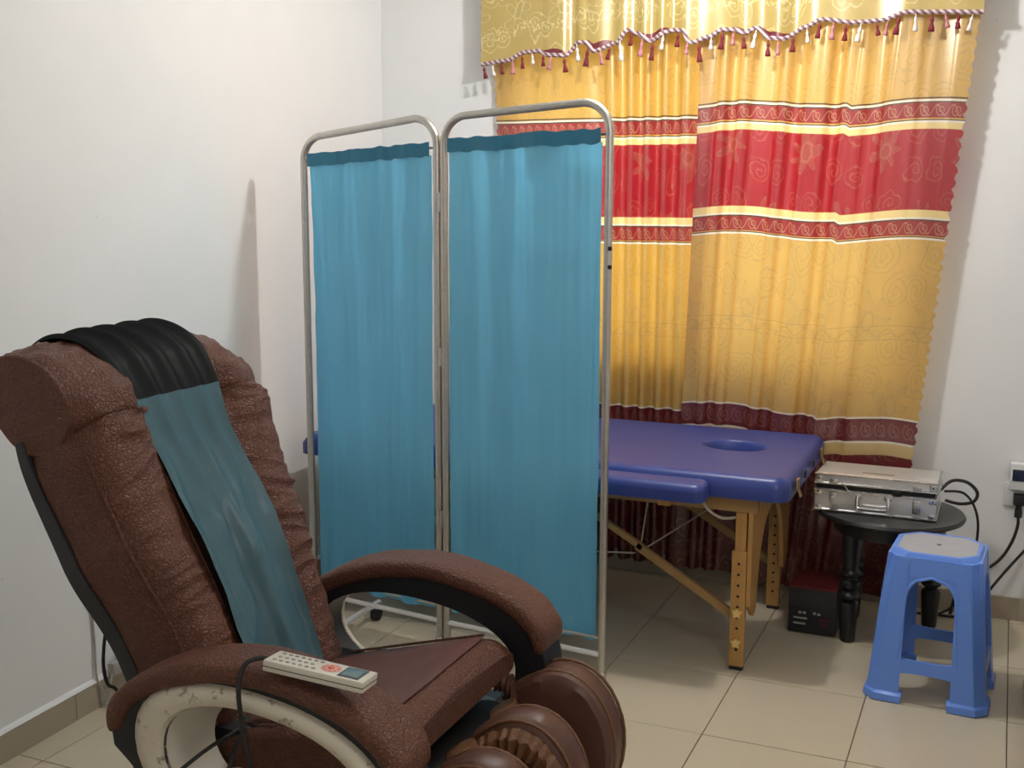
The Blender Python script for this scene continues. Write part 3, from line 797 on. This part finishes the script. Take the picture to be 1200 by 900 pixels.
# lower body, base
lb = MB().box((-1.36, 1.715, .10), (-.99, 2.235, .405), .03).build('base_body', M['ivoryc'], ch)
MB().box((-1.45, 1.74, .30), (-1.28, 2.21, .47), .03).build('rear_mechanism', M['dark'], ch)
MB().box((-1.02, 1.76, .14), (-.955, 2.19, .415), .02).build('front_mechanism', M['dark'], ch)
MB().box((-1.60, 1.66, .0), (-.86, 1.76, .10), .03).build('base_runner', M['black'], ch)
MB().box((-1.60, 2.19, .0), (-.86, 2.29, .10), .03).build('base_runner', M['black'], ch)
# arm assemblies
PT = [(-1.548, .505), (-1.535, .553), (-1.495, .600), (-1.42, .642), (-1.33, .671), (-1.24, .684), (-1.16, .684), (-1.08, .672), (-1.00, .648), (-.935, .612), (-.892, .565), (-.878, .515)]
def angloop(pts, c, n=72):
    """resample a closed 2D outline by angle about c"""
    out = []
    for k in range(n):
        a = 2*PI*k/n; d = (math.cos(a), math.sin(a)); best = None
        for (x1, z1), (x2, z2) in zip(pts, pts[1:]+pts[:1]):
            ex, ez = x2-x1, z2-z1; den = d[0]*ez-d[1]*ex
            if abs(den) < 1e-12: continue
            px, pz = x1-c[0], z1-c[1]
            tt = (px*ez-pz*ex)/den; uu_ = (px*d[1]-pz*d[0])/den
            if tt > 0 and -1e-9 <= uu_ <= 1+1e-9: best = tt if best is None else max(best, tt)
        out.append((c[0]+d[0]*best, c[1]+d[1]*best))
    return out
def oval(cx, cz, a, b, rot, n=72, c=None, sq=2.0):
    pts = []
    for k in range(144):
        th = 2*PI*k/144; co_, si = math.cos(th), math.sin(th)
        X = a*math.copysign(abs(co_)**(2/sq), co_); Z = b*math.copysign(abs(si)**(2/sq), si)
        pts.append((cx+X*math.cos(rot)-Z*math.sin(rot), cz+X*math.sin(rot)+Z*math.cos(rot)))
    return angloop(pts, c or (cx, cz), n)
AC = (-1.185, .465)
outl = [(p[0]+(.012 if p[0] < -1.2 else -.012), p[1]-.032) for p in PT]
outl = outl+[(-.885, .42), (-.915, .30), (-.93, .14), (-.90, .05), (-1.42, .05), (-1.40, .20), (-1.42, .32), (-1.47, .42)]
OUT = angloop(outl, AC); RON = oval(-1.195, .478, .280, .152, -.10, c=AC, sq=2.2); RIN = oval(-1.185, .470, .222, .122, -.10, c=AC, sq=2.2)
RIF = oval(-1.220, .470, .258, .124, -.08, c=AC, sq=2.2); ROF = oval(-1.205, .478, .288, .154, -.08, c=AC, sq=2.2)
RI2 = oval(-1.170, .460, .203, .110, -.10, c=AC, sq=2.2)
def arm(y_out, y_in, nm):
    sg = 1 if y_in > y_out else -1
    RO, RI = (ROF, RIF) if nm == 'far' else (RON, RIN)
    ap = MB().ring_plate(OUT, RI, lambda p: (p[0], y_out+sg*.012, p[1]), lambda p: (p[0], y_in, p[1])).build('armrest_panel', M['black'], ch)
    # ivory ring, slightly domed, on the outer face
    rg = []
    for k, (s, o) in enumerate(((0, .012), (.15, .002), (.4, -.004), (.7, -.004), (.92, 0), (1.0, .008))):
        rg.append([(a[0]+(b[0]-a[0])*s, y_out+sg*o, a[1]+(b[1]-a[1])*s) for a, b in zip(RO, RI)])
    rg.append([(b[0], y_out+sg*.016, b[1]) for b in RI]) if nm == 'far' else rg.append([(b[0], y_out+sg*.030, b[1]) for b in RI])
    rg_o = MB().loft(rg, caps=False).build('oval_ring', M['ivory'], ap)
    if nm == 'near':
        rg = [[(b[0], y_out+sg*.020, b[1]) for b in RI], [((a[0]+b[0])/2, y_out+sg*.06, (a[1]+b[1])/2) for a, b in zip(RI, RI2)], [(b[0], y_in+sg*.01, b[1]) for b in RI2]]
        MB().loft(rg, caps=False).build('inner_collar', M['ivoryc'], ap)
    # padded top swept along the arm
    path = catmull([Vector((a, 0, b)) for a, b in PT], 6); rings = []
    K = len(path); ya, yb = y_out-sg*.006, y_in+sg*.012
    for i, p in enumerate(path):
        tg = (path[min(i+1, K-1)]-path[max(i-1, 0)]).normalized(); n = Vector((-tg.z, 0, tg.x))
        e = min(1, .35+.65*math.sqrt(max(0, min(i, K-1-i)/5))) if min(i, K-1-i) < 5 else 1
        q = []
        for j in range(24):
            a = 2*PI*j/24; cx, sx_ = math.cos(a), math.sin(a)
            ex = math.copysign(abs(cx)**.55, cx); ez = math.copysign(abs(sx_)**.7, sx_)
            h = .024*e
            q.append(p-n*.026+n*(h*ez+.003*nz(i*.2, a))+Vector((0, (ya+yb)/2+(yb-ya)/2*ex*(.9+.1*e), 0)))
        rings.append(q)
    return MB().loft(rings).build('arm_pad', M['leather'], ap)
arm(1.590, 1.700, 'near'); arm(2.362, 2.250, 'far')

# calf rest: three D-shaped padded walls with two troughs
cr_ = MB()
rings = []
for k in range(13):
    t = k/12; y = 1.70+.55*t
    rings.append([(-.985+a, y, b) for a, b in ((0, .41), (.045, .405), (.075, .33), (.10, .22), (.09, .12), (.02, .10), (-.02, .2), (-.02, .34))])
calf = MB().loft(rings).build('calf_rest', M['tan'], ch)
DP = [(-1.005, .30), (-.985, .385), (-.93, .440), (-.865, .468), (-.80, .455), (-.752, .405), (-.728, .330), (-.735, .245), (-.77, .165), (-.84, .115), (-.93, .10), (-.99, .17)]
def calf_wall(y0, y1, sx_, dz, nm, dxx=0):
    c = Vector((-.87, 0, .29)); dp = catmull([Vector((a, 0, b)) for a, b in DP], 5, True)
    rings = []
    prof = ((-.02, .50), (-.01, .75), (.03, .92), (.12, .985), (.5, 1.0), (.78, .985), (.9, .93), (1.0, .80), (1.0, .55)) if nm == 'far' else ((0, .55), (.0, .80), (.10, .93), (.22, .985), (.5, 1.0), (.78, .985), (.9, .93), (1.0, .80), (1.0, .55))
    for v, s in prof:
        rings.append([c+(q-c)*s*sx_+Vector((dxx, y0+(y1-y0)*v, dz+.005*nz(i*.3, v*3+y0*9)*(1 if s > .9 else .4))) for i, q in enumerate(dp)])
    o = MB().loft(rings).build('calf_pad', M['legbrown'], calf)
    for v in ((.30, .86) if nm == 'far' else (.14, .86)):
        MB().tube([c+(q-c)*(.990 if nm == 'far' else .965)*sx_+Vector((dxx, y0+(y1-y0)*v, dz)) for q in dp[::2]], .0042, 6, closed=True).build('piping', M['tan'], o)
    # gathers at the crown
    return o
calf_wall(2.195, 2.315, 1.04, .012, 'far', .004)
calf_wall(1.985, 2.090, .98, .012, 'mid', .012)
calf_wall(1.775, 1.885, .98, .012, 'near', .010)
# gathered gussets on the near faces of the inner pads
for y0, sc_, dz, dxx in ((1.985, .98, .012, .012), (1.775, .98, .012, .010)):
    c = Vector((-.87, 0, .29)); dp = catmull([Vector((a, 0, b)) for a, b in DP], 14, True); rings = []
    far = y0 > 2.1
    for v, k, out in ((0, .93, .004), (.3, .84, .020 if not far else .004), (.65, .66, .024 if not far else .004), (1.0, .50, .006)):
        ring = []
        for i, q in enumerate(dp):
            ru = (.5+.5*math.sin(i*1.05+2*nz(i*.15, y0)))*(.013 if not far else .004)*math.sin(PI*min(.98, v+.12))
            ring.append(c+(q-c)*k*sc_+Vector((dxx, y0-out-ru, dz)))
        rings.append(ring)
    MB().loft(rings).build('gathered_gusset', M['tan'] if not far else M['legbrown'], calf)
# cushions lining the troughs
for y0, y1 in ((2.080, 2.205), (1.875, 1.995)):
    rings = []
    for k in range(27):
        t = k/26; p = Vector((-.945+.035*math.sin(PI*t)-.02*t, 0, .425-.29*t))
        ru = .006*math.sin(k*2.4)*(.5+.5*nz(k*.4, y0))
        q = []
        for j in range(14):
            a = 2*PI*j/14
            kk = .55+.45*math.sin(PI*min(.5, min(t, 1-t)*3+.05)); q.append(p+Vector(((.036+ru)*kk*math.sin(a), (y0+y1)/2+(y1-y0)*.54*kk*math.cos(a), .01*math.sin(a) if k == 0 else 0)))
        rings.append(q)
    MB().loft(rings).build('trough_cushion', M['tan'], calf)
# small gathered roll between arm and calf rest
rings = []
for k in range(15):
    t = k/14; p = Vector((-.985+.055*t, 2.19+.02*t, .44+.03*math.sin(t*PI)-.04*t)); rd = .022*math.sin(PI*min(.94, max(.08, t)))**.6*(1+.22*math.sin(k*2.6))
    rings.append([p+Vector((0, rd*math.cos(2*PI*j/10), rd*math.sin(2*PI*j/10))) for j in range(10)])
MB().loft(rings).build('gathered_sleeve', M['legbrown'], calf)

# cloth draped over the chair back
top = [Vector(p) for p in ((-1.912, 0, 1.10), (-1.915, 0, 1.145), (-1.888, 0, 1.192), (-1.838, 0, 1.219), (-1.77, 0, 1.219), (-1.708, 0, 1.191), (-1.660, 0, 1.144), (-1.634, 0, 1.082))]
face = [FR[i][0]+FR[i][2]*.008 for i in range(len(FR)-6, 4, -3)]
path = catmull(top+face, 6)
for it in range(40):
    path = [p if not 34 <= i <= 72 else (path[i-1]+p*2+path[i+1])/4 for i, p in enumerate(path)]
tw = thing('draped_cloth', (-1.62, CY, 1.0), 'teal cloth with black upper band draped down the middle of the chair back', 'cloth')
fr_ = spine_frames(path[::-1])[::-1]
def strip(name, i0, i1, mat, wf):
    V = []; nu = 34
    K = len(path)
    for i in range(i0, i1+1):
        p, tg, n = fr_[i]
        if i < 36:                                     # outward normal on the roll
            n = Vector((tg.z, 0, -tg.x)); c_ = p-ctr
            if n.dot(c_) < 0: n = -n
        s = i/(K-1)
        cs, hw = wf(s)
        for j in range(nu):
            v = -1+2*j/(nu-1); y = cs+v*hw
            base = .002+.82*smoothlerp([(0, 0), (.40, 0), (.66, 1)], s)*lerp(HP[:9], abs(y)/halfw(p.z))
            k1 = .5+.5*math.sin(v*6.5+2.2*nz(s*3, v)+s*5)
            foldd = (.010*(.5+.5*math.sin(v*13+2.5*nz(s*3, v)+s*3))**1.5+.004*abs(nz(v*7+s*3, s*4)))*(1-smoothlerp([(.40, 0), (.66, 1)], s))+(.008*k1+.006*abs(nz(v*5+s*4, s*7))+.004*nz(v*9, s*16))*smoothlerp([(.40, 0), (.66, 1)], s)
            foldd -= .010*max(0, -v-.55)/.45*smoothlerp([(.30, 1), (.42, 0)], s)
            foldd += smoothlerp([(.38, 0), (.70, 1)], s)*(.040*max(0, math.sin(v*3.0-.2+s*1.6))**3*(1-.45*s)+.014*max(0, math.sin(v*6.5+2.4-s*2))**2+.006*abs(nz(v*3+s*6, s*14))+.004*abs(math.sin(v*9+s*12+2*nz(v*2, s*6)))*(1-v*v))
            V.append(p+n*(base+foldd+smoothlerp([(.36, -.001), (.5, .004)], s))+Vector((0, CY+y, 0)))
    return emit(name, V, grid_faces(i1-i0+1, nu), mat, tw)
KP = len(path)
ib = 41
def wfun(s):
    return smoothlerp([(0, -.03), (.3, -.02), (.45, .0), (1, .0)], s), smoothlerp([(0, .165), (.2, .150), (.40, .126), (.55, .128), (.8, .116), (1, .106)], s)
strip('black_band', 0, ib, M['blackcloth'], wfun)
strip('teal_panel', ib, KP-1, M['teal'], lambda s: wfun(s))
# remote control on the near armrest
rm = thing('remote_control', (-1.065, 1.612, .690), 'ivory handset with grey screen and buttons lying on the near armrest', 'remote control')
Rz = Matrix.Rotation(.09, 3, 'Z') @ Matrix.Rotation(.085, 3, 'Y') @ Matrix.Rotation(-.10, 3, 'X')
RC = Vector((-1.058, 1.608, .6935))
def rb(name, lo, hi, mat, par, bev=.0008):
    m_ = MB().box(lo, hi, bev); m_.v = [tuple(Rz @ Vector(v)+RC) for v in m_.v]; return m_.build(name, mat, par)
body = rb('handset_body', (-.096, -.031, -.012), (.096, .031, .008), M['ivoryc'], rm, .003)
rb('parting_line', (-.0965, -.0314, -.0035), (.0965, .0314, -.0022), M['hole'], body, 0)
sc_ = rb('screen_surround', (.043, -.025, .0075), (.083, .025, .0088), M['lcdframe'], rm)
rb('screen', (.047, -.018, .0085), (.079, .018, .0093), M['lcd'], sc_)
def rdisc(name, x, y, r, z0, z1, mat, par, n=14, sy=1):
    m_ = MB().lathe([(r, z0), (r, z1-.0005), (r*.8, z1)], (0, 0, 0), n); m_.v = [tuple(Rz @ Vector((v[0]+x, v[1]*sy+y, v[2]))+RC) for v in m_.v]; return m_.build(name, mat, par)
dl = rdisc('dial', .021, 0, .0185, .0075, .0090, M['dial'], rm, 22)
rdisc('red_button', .021, 0, .0055, .0085, .0112, M['dialred'], dl)
for k in range(10):
    a = 2*PI*k/10; rdisc('dial_mark', .021+.0135*math.cos(a), .0135*math.sin(a), .0026, .0085, .0100, M['dial'], dl, 8)
for i in range(7):
    for j in range(3):
        if (i == 6 and j == 1): continue
        rdisc('button', -.080+.0125*i+(.002 if j == 1 else 0), -.018+.018*j, .0042, .0075, .0098, M['button'], rm, 10, .8)
# handset cord
cd = MB().tube([(-1.155, 1.600, .699), (-1.175, 1.597, .701), (-1.195, 1.578, .692), (-1.200, 1.565, .655), (-1.198, 1.566, .60), (-1.192, 1.575, .52), (-1.185, 1.590, .45), (-1.18, 1.600, .36), (-1.16, 1.60, .20), (-1.14, 1.585, .012)], .0045, 8, 6).build('handset_cord', M['rubber'])
tag(cd, 'black cord falling from the handset over the oval ring', 'cord')
cd = MB().tube([(-1.300, 1.690, .500), (-1.318, 1.63, .490), (-1.345, 1.590, .465), (-1.39, 1.568, .42), (-1.43, 1.56, .35), (-1.46, 1.55, .2), (-1.47, 1.54, .012)], .004, 8, 6).build('cable', M['rubber'])
tag(cd, 'black cable curving out of the oval ring to the left', 'cord')
cd = MB().tube([(-1.285, 1.690, .505), (-1.283, 1.655, .48), (-1.280, 1.615, .42), (-1.283, 1.585, .33), (-1.285, 1.57, .2), (-1.29, 1.55, .012)], .0042, 8, 6).build('cable', M['rubber'])
tag(cd, 'short black cable dropping straight down inside the oval ring', 'cord')
cd = MB().tube([(-1.745, 1.90, .66), (-1.765, 1.86, .60), (-1.77, 1.84, .52), (-1.755, 1.83, .46), (-1.72, 1.84, .40), (-1.68, 1.86, .012)], .004, 8, 6).build('cable', M['rubber'])
tag(cd, 'thin black cable looped behind the charcoal chair shell', 'cord')

# ------------------------------------------------------------------ things on the left wall
def wl(y, d, z): return (xl(y)+d, y, z)
cp = thing('cable_conduit', wl(2.62, .01, .1), 'slim white cable conduit running up the wall behind the chair', 'conduit')
y = 2.60
MB().box((xl(y), y-.010, .135), (xl(y)+.014, y+.010, .80), .003).build('conduit_channel', M['white'], cp)
MB().box((xl(y), y-.013, .12), (xl(y)+.018, y+.013, .14), .003).build('conduit_end', M['cablegrey'], cp)
ps = thing('power_strip', wl(2.75, .02, .085), 'white power strip along the skirting behind the chair', 'power strip')
v = []
a, b = Vector(wl(2.57, .013, .094)), Vector(wl(3.05, .013, .094))
MB().loft([[p+Vector((0, 0, 0)), p+Vector((.040, 0, 0)), p+Vector((.036, 0, .034)), p+Vector((0, 0, .036))] for p in (a, b)]).build('strip_body', M['white'], ps)
pl = MB().box((xl(2.54)+.014, 2.530, .085), (xl(2.54)+.040, 2.568, .125), .006).build('strip_plug', M['cablegrey'], ps)
MB().tube([wl(2.535, .03, .10), wl(2.515, .035, .06), wl(2.50, .025, .008)], .0035, 6, 5).build('strip_cord', M['cablegrey'], ps)
gc = MB().tube([wl(2.475, .006, .46), wl(2.485, .006, .35), wl(2.49, .006, .20), wl(2.487, .010, .095), wl(2.495, .022, .06), wl(2.50, .024, .008), wl(2.56, .09, .006), wl(2.70, .16, .006)], .0035, 6, 5).build('wall_cable', M['cablegrey'])
tag(gc, 'thin grey cable hanging down the left wall to the floor', 'cord')

# ------------------------------------------------------------------ side table, case, radio
st = thing('side_table', (-.325, 4.045, 0), 'small round black table with turned legs under the silver case', 'table')
cx, cy = -.325, 4.045
MB().lathe([(.001, .432), (.225, .432), (.243, .440), (.246, .448), (.240, .456), (.001, .458)], (cx, cy, 0), 48).build('tabletop', M['blackwood'], st)
MB().lathe([(.17, .385), (.185, .385), (.185, .433), (.17, .433)], (cx, cy, 0), 36).build('apron', M['blackwood'], st)
LP = [(.022, 0), (.026, .008), (.027, .03), (.031, .095), (.033, .130), (.030, .140), (.022, .146), (.024, .152), (.034, .160), (.036, .168), (.030, .177), (.022, .184), (.026, .192), (.034, .199), (.036, .208), (.034, .217), (.024, .224), (.024, .232), (.033, .240), (.034, .248), (.028, .256), (.026, .27), (.030, .32), (.034, .385), (.034, .433)]
for x, y in ((-.436, 3.945), (-.185, 4.195), (-.45, 4.19)):
    MB().lathe(LP, (x, y, 0), 18).build('leg', M['blackwood'], st)
cs = thing('aluminium_case', (-.365, 4.06, .458), 'silver aluminium case with lid ajar on the round black table', 'case')
X0, X1, Y0, Y1, Z0 = -.566, -.172, 3.935, 4.185, .4585
lo_ = MB().box((X0, Y0, Z0), (X1, Y1, Z0+.076), .004).build('case_base', M['alu'], cs)
MB().box((X0+.006, Y0+.006, Z0+.07), (X1-.006, Y1-.006, Z0+.100), .002).build('dark_lining', M['dark'], cs)
lid = MB()
RL = Matrix.Rotation(-.045, 3, 'X')
lid.box((X0, Y0, Z0+.082), (X1, Y1, Z0+.118), .005, RL, (0, Y1, Z0+.080)); lid.build('case_lid', M['alu'], cs)
def lidp(v): return RL @ (Vector(v)-Vector((0, Y1, Z0+.080)))+Vector((0, Y1, Z0+.080))
for z, par in ((Z0+.004, 0), (Z0+.072, 0)):
    MB().tube([(X0-.001, Y0-.001, z), (X1+.001, Y0-.001, z), (X1+.001, Y1, z)], .0045, 6).build('edge_trim', M['chrome'], cs)
MB().tube([lidp((X0-.001, Y0-.001, Z0+.116)), lidp((X1+.001, Y0-.001, Z0+.116)), lidp((X1+.001, Y1, Z0+.116))], .0045, 6).build('edge_trim', M['chrome'], cs)
MB().tube([lidp((X0-.001, Y0-.001, Z0+.085)), lidp((X1+.001, Y0-.001, Z0+.085)), lidp((X1+.001, Y1, Z0+.085))], .004, 6).build('edge_trim', M['chrome'], cs)
for x in (X0+.012, X1-.012):
    for z in (Z0+.012, Z0+.066):
        cc = MB().box((x-.012, Y0-.004, z-.009), (x+.012, Y0+.004, z+.009), .002).build('corner_cap', M['chrome'], cs)
        MB().add(*disc((x, Y0-.0045, z), .003, 8)).build('rivet', M['dark'], cc)
    q = lidp((x, Y0, Z0+.10)); cc = MB().box((q.x-.012, q.y-.004, q.z-.012), (q.x+.012, q.y+.004, q.z+.012), .002).build('corner_cap', M['chrome'], cs)
    MB().add(*disc((q.x, q.y-.0045, q.z), .003, 8)).build('rivet', M['dark'], cc)
for x in (X0+.062, X1-.062):
    lt = MB().box((x-.013, Y0-.007, Z0+.020), (x+.013, Y0, Z0+.068), .002).build('latch', M['chrome'], cs)
    MB().box((x-.007, Y0-.013, Z0+.026), (x+.007, Y0-.006, Z0+.054), .002).build('latch_lever', M['steel'], lt)
    q = lidp((x, Y0, Z0+.096)); MB().box((q.x-.014, q.y-.006, q.z-.008), (q.x+.014, q.y, q.z+.006), .002).build('latch_catch', M['chrome'], cs)
xm = (X0+X1)/2-.005
hn = MB().tube([(xm-.05, Y0-.008, Z0+.062), (xm-.05, Y0-.018, Z0+.035), (xm-.040, Y0-.020, Z0+.024), (xm+.040, Y0-.020, Z0+.024), (xm+.05, Y0-.018, Z0+.035), (xm+.05, Y0-.008, Z0+.062)], .006, 8, 3).build('handle', M['chrome'], cs)
for x in (xm-.05, xm+.05): MB().box((x-.013, Y0-.010, Z0+.056), (x+.013, Y0, Z0+.072), .003).build('handle_mount', M['chrome'], hn)
q = lidp((xm+.01, Y0+.05, Z0+.1185))
lb_ = MB().box((xm-.045, Y0+.065, 0), (xm+.06, Y0+.078, .001)); lb_.v = [tuple(lidp((v[0], v[1], v[2]+Z0+.118))) for v in lb_.v]; lb_.build('maker_plate', M['brass'], cs)
MB().tube([lidp((X0+.09, Y0-.004, Z0+.092)), (X0+.115, Y0-.010, Z0+.075), (X0+.135, Y0-.010, Z0+.055)], .002, 6, 4).build('wire', M['chrome'], cs)
MB().lathe([(.001, -.010), (.016, -.008), (.018, 0), (.016, .008), (.001, .010)], (X0+.268, Y0+.002, Z0+.082), 12).build('protruding_knob', M['dark'], cs)
lp = MB().tube([(-.175, 4.22, .50), (-.14, 4.25, .53), (-.09, 4.27, .525), (-.055, 4.28, .49), (-.065, 4.28, .455), (-.11, 4.29, .44), (-.16, 4.30, .445)], .006, 8, 6).build('case_cable', M['rubber'])
tag(lp, 'thick black cable coiled behind the silver case', 'cord')
lp2 = MB().tube([(-.16, 4.23, .495), (-.10, 4.29, .48), (-.06, 4.33, .42), (-.045, 4.35, .33), (-.06, 4.35, .18), (-.10, 4.34, .06), (-.16, 4.32, .012), (-.24, 4.30, .010)], .0045, 8, 6).build('case_cable', M['rubber'])
tag(lp2, 'black cable dropping from the case behind the blue stool', 'cord')
rd = thing('stereo_box', (-.54, 4.05, 0), 'small black stereo box with dull red top on the floor by the table leg', 'stereo')
rbx = MB().box((-.642, 3.948, .004), (-.476, 4.15, .165), .006).build('cabinet', M['black'], rd)
MB().box((-.640, 3.950, .164), (-.478, 4.148, .172), .003).build('red_cover', M['red'], rd)
MB().box((-.632, 3.944, .10), (-.51, 3.949, .15), .002).build('front_panel', M['shell'], rd)
for x, z in ((-.60, .078), (-.585, .078), (-.55, .080), (-.535, .078)): MB().box((x-.005, 3.944, z-.004), (x+.005, 3.949, z+.004), .001).build('button', M['cablegrey'], rd)
for z, x1 in ((.058, -.575), (.038, -.580)): MB().box((-.622, 3.945, z-.003), (x1, 3.949, z+.003), .001).build('trim_strip', M['cablegrey'], rd)
for z in (.06, .045): MB().box((-.53, 3.945, z-.003), (-.51, 3.949, z+.003), .001).build('socket', M['red'], rd)

# ------------------------------------------------------------------ plastic stool
so = thing('plastic_stool', (-.145, 3.65, 0), 'blue plastic stool with octagonal grey-worn seat in front of the round table', 'stool')
Rs = Matrix.Rotation(-.06, 3, 'Z'); SCN = Vector((-.145, 3.652, 0)); ST = .462
def sp_(p): return tuple(Rs @ Vector(p)+SCN)
def half(z): return .172-.040*(z/ST)            # outer half width at height z
# octagonal plan with chamfered corners
def octa(h, c): return [(-h+c, -h), (h-c, -h), (h, -h+c), (h, h-c), (h-c, h), (-h+c, h), (-h, h-c), (-h, -h+c)]
m_ = MB()
rings = []
for h, c, z in ((.112, .046, ST), (.117, .048, ST+.002), (.122, .049, ST), (.128, .046, ST-.012), (.135, .038, ST-.050)):
    rings.append([sp_((x, y, z)) for x, y in octa(h, c)])
m_.loft(rings, caps=False)
rim_o = m_.build('seat_rim', M['stool'], so, auto=25)
MB().add([sp_((x, y, ST-.0005)) for x, y in octa(.113, .0465)]+[sp_((x, y, ST-.012)) for x, y in octa(.113, .0465)], [tuple(range(8)), tuple(range(8, 16))]+[(i, (i+1) % 8, 8+(i+1) % 8, 8+i) for i in range(8)]).build('seat_top', M['stooltop'], so, smooth=False)
MB().add([sp_((.0075*math.cos(2*PI*j/10), .0075*math.sin(2*PI*j/10), ST+.0003)) for j in range(10)], [tuple(range(10))]).build('drain_hole', M['hole'], so)
# four faces with arched opening; each face is a plate following the splayed sides
def face_plate(rotk):
    R4 = Matrix.Rotation(rotk*PI/2, 3, 'Z')
    def P(x, z, d): # x along face, d depth inward
        h = half(z)
        return sp_(R4 @ Vector((x, -h+d, z)))
    zt_ = ST-.045; oz = .345
    def ow(z): return half(z)-.026-.0     # outer half width of the plate
    def iw(z): return smoothlerp([(0, .092), (oz, .072), (ST, .07)], z)
    rows = []
    # outline samples: arch opening from z=zb (stretcher top) to arch crown
    zb = .135; rowsL = []
    V = []; F = []
    n = 22
    crown = .395
    def open_half(z):
        if z > crown: return 0
        w0 = iw(z)
        r = .075
        if z > crown-r:
            t = (z-(crown-r))/r; return w0*math.sqrt(max(0, 1-t*t))**.9
        return w0
    zs = [0.0, .02, .05, .08]+[.095+.0*k for k in range(1)]+[zb+(crown-zb)*k/18 for k in range(19)]
    zs = sorted(set([round(z, 4) for z in zs]))
    mb = MB()
    for sgn in (-1, 1):
        quad = []
        for z in zs:
            ih = open_half(z); 
            oo = ow(z); quad.append([P(sgn*ih, z, 0.002), P(sgn*oo, z, 0), P(sgn*oo, z, .010), P(sgn*ih, z, .014)])
        mb.loft(quad)
    # top band
    quad = [[P(-ow(z), z, 0), P(ow(z), z, 0), P(ow(z), z, .010), P(-ow(z), z, .010)] for z in (crown-.002, ST-.040, ST-.012)]
    mb.loft(quad)
    # raised lip round the opening
    arch = [(-open_half(z), z) for z in zs if zb-.001 <= z]+[(open_half(z), z) for z in reversed(zs) if zb-.001 <= z]
    mb.tube([P(x, z, .001) for x, z in arch], .0045, 6)
    mb.build('side_frame', M['stool'], so, auto=40)
    # stretcher
    st_ = MB(); quad = []
    for k in range(13):
        x = -.105+.21*k/12; sag = .010*(2*abs(x)/.21)**3
        quad.append([P(x, .098-sag*1.4, 0), P(x, .136+sag, 0), P(x, .136+sag, .012), P(x, .098-sag*1.4, .012)])
    st_.loft(quad).build('stretcher', M['stool'], so, auto=40)
for k in range(4): face_plate(k)
# chamfered corner legs with flared feet
for k in range(4):
    R4 = Matrix.Rotation(k*PI/2, 3, 'Z'); rings = []
    for z in (0.028, .10, .2, .3, .38, ST-.045, ST-.016):
        h = half(z)+.0016; c = .030 if z < .35 else .030+.016*(z-.35)/.1
        prof = [(-h+.10-.03*min(1, z/.4), -h), (-h+c, -h), (-h, -h+c), (-h, -h+.10-.03*min(1, z/.4)), (-h+.010, -h+.10-.03*min(1, z/.4)), (-h+.012, -h+c+.004), (-h+c+.004, -h+.012), (-h+.10-.03*min(1, z/.4), -h+.010)]
        rings.append([sp_(R4 @ Vector((x, y, z))) for x, y in prof])
    lg = MB().loft(rings).build('leg', M['stool'], so, auto=30)
    rings = []
    for z, g in ((0, .004), (.004, .009), (.024, .009), (.030, .003), (.034, .0)):
        h = half(z)+g; c = .034
        prof = [(-h+.105+g, -h), (-h+c, -h), (-h, -h+c), (-h, -h+.105+g), (-h+.018, -h+.105+g), (-h+.020+g, -h+c+.008), (-h+c+.008, -h+.020+g), (-h+.105+g, -h+.018)]
        rings.append([sp_(R4 @ Vector((x, y, z))) for x, y in prof])
    MB().loft(rings).build('foot', M['stool'], lg, auto=30)

# ------------------------------------------------------------------ socket and adapter on the back wall
sk = thing('wall_socket', (.09, YB, .46), 'white wall socket plate at the right edge of the photo', 'socket')
MB().box((.030, YB-.010, .425), (.150, YB, .510), .003).build('socket_plate', M['white'], sk)
ad = thing('plug_in_meter', (.10, YB-.03, .50), 'white plug-in adapter with dark blue display above the socket', 'adapter')
MB().box((.048, YB-.055, .495), (.150, YB-.0105, .590), .006).build('adapter_body', M['white'], ad)
MB().box((.056, YB-.058, .528), (.142, YB-.054, .570), .002).build('display', M['display'], ad)
pg = thing('black_plug', (.085, YB-.035, .44), 'black plug with cord in the white wall socket', 'plug')
MB().box((.064, YB-.052, .438), (.104, YB-.0105, .476), .006).build('plug_body', M['rubber'], pg)
MB().lathe([(.013, -.048), (.013, -.030), (.009, 0)], (.084, YB-.032, .440), 10).build('plug_neck', M['rubber'], pg)
MB().tube([(.084, YB-.032, .40), (.085, YB-.034, .36), (.07, YB-.036, .30), (.04, YB-.04, .24), (.0, YB-.05, .20), (-.05, YB-.055, .175), (-.10, YB-.06, .10), (-.12, YB-.07, .012)], .0055, 8, 6).build('plug_cord', M['rubber'], pg)
c2 = MB().tube([(.19, YB-.012, .36), (.15, YB-.03, .32), (.11, YB-.04, .27), (.06, YB-.05, .20), (.02, YB-.06, .14), (-.03, YB-.07, .06), (-.08, YB-.08, .012), (-.22, YB-.09, .012)], .005, 8, 6).build('floor_cable', M['rubber'])
tag(c2, 'black cable running along the wall below the plug at the right edge', 'cord')
# dark wooden cabinet, only its lower corner enters the frame at the right
cb = thing('wooden_cabinet', (.37, 3.1, 0), 'dark reddish wooden cabinet just entering the right edge of the photo', 'cabinet')
MB().box((.124, 2.5, 0), (.60, 3.80, .10), .004).build('plinth', M['cabinet'], cb)
MB().box((.150, 2.5, .10), (.60, 3.80, .42), .006).build('carcass', M['cabinet'], cb)
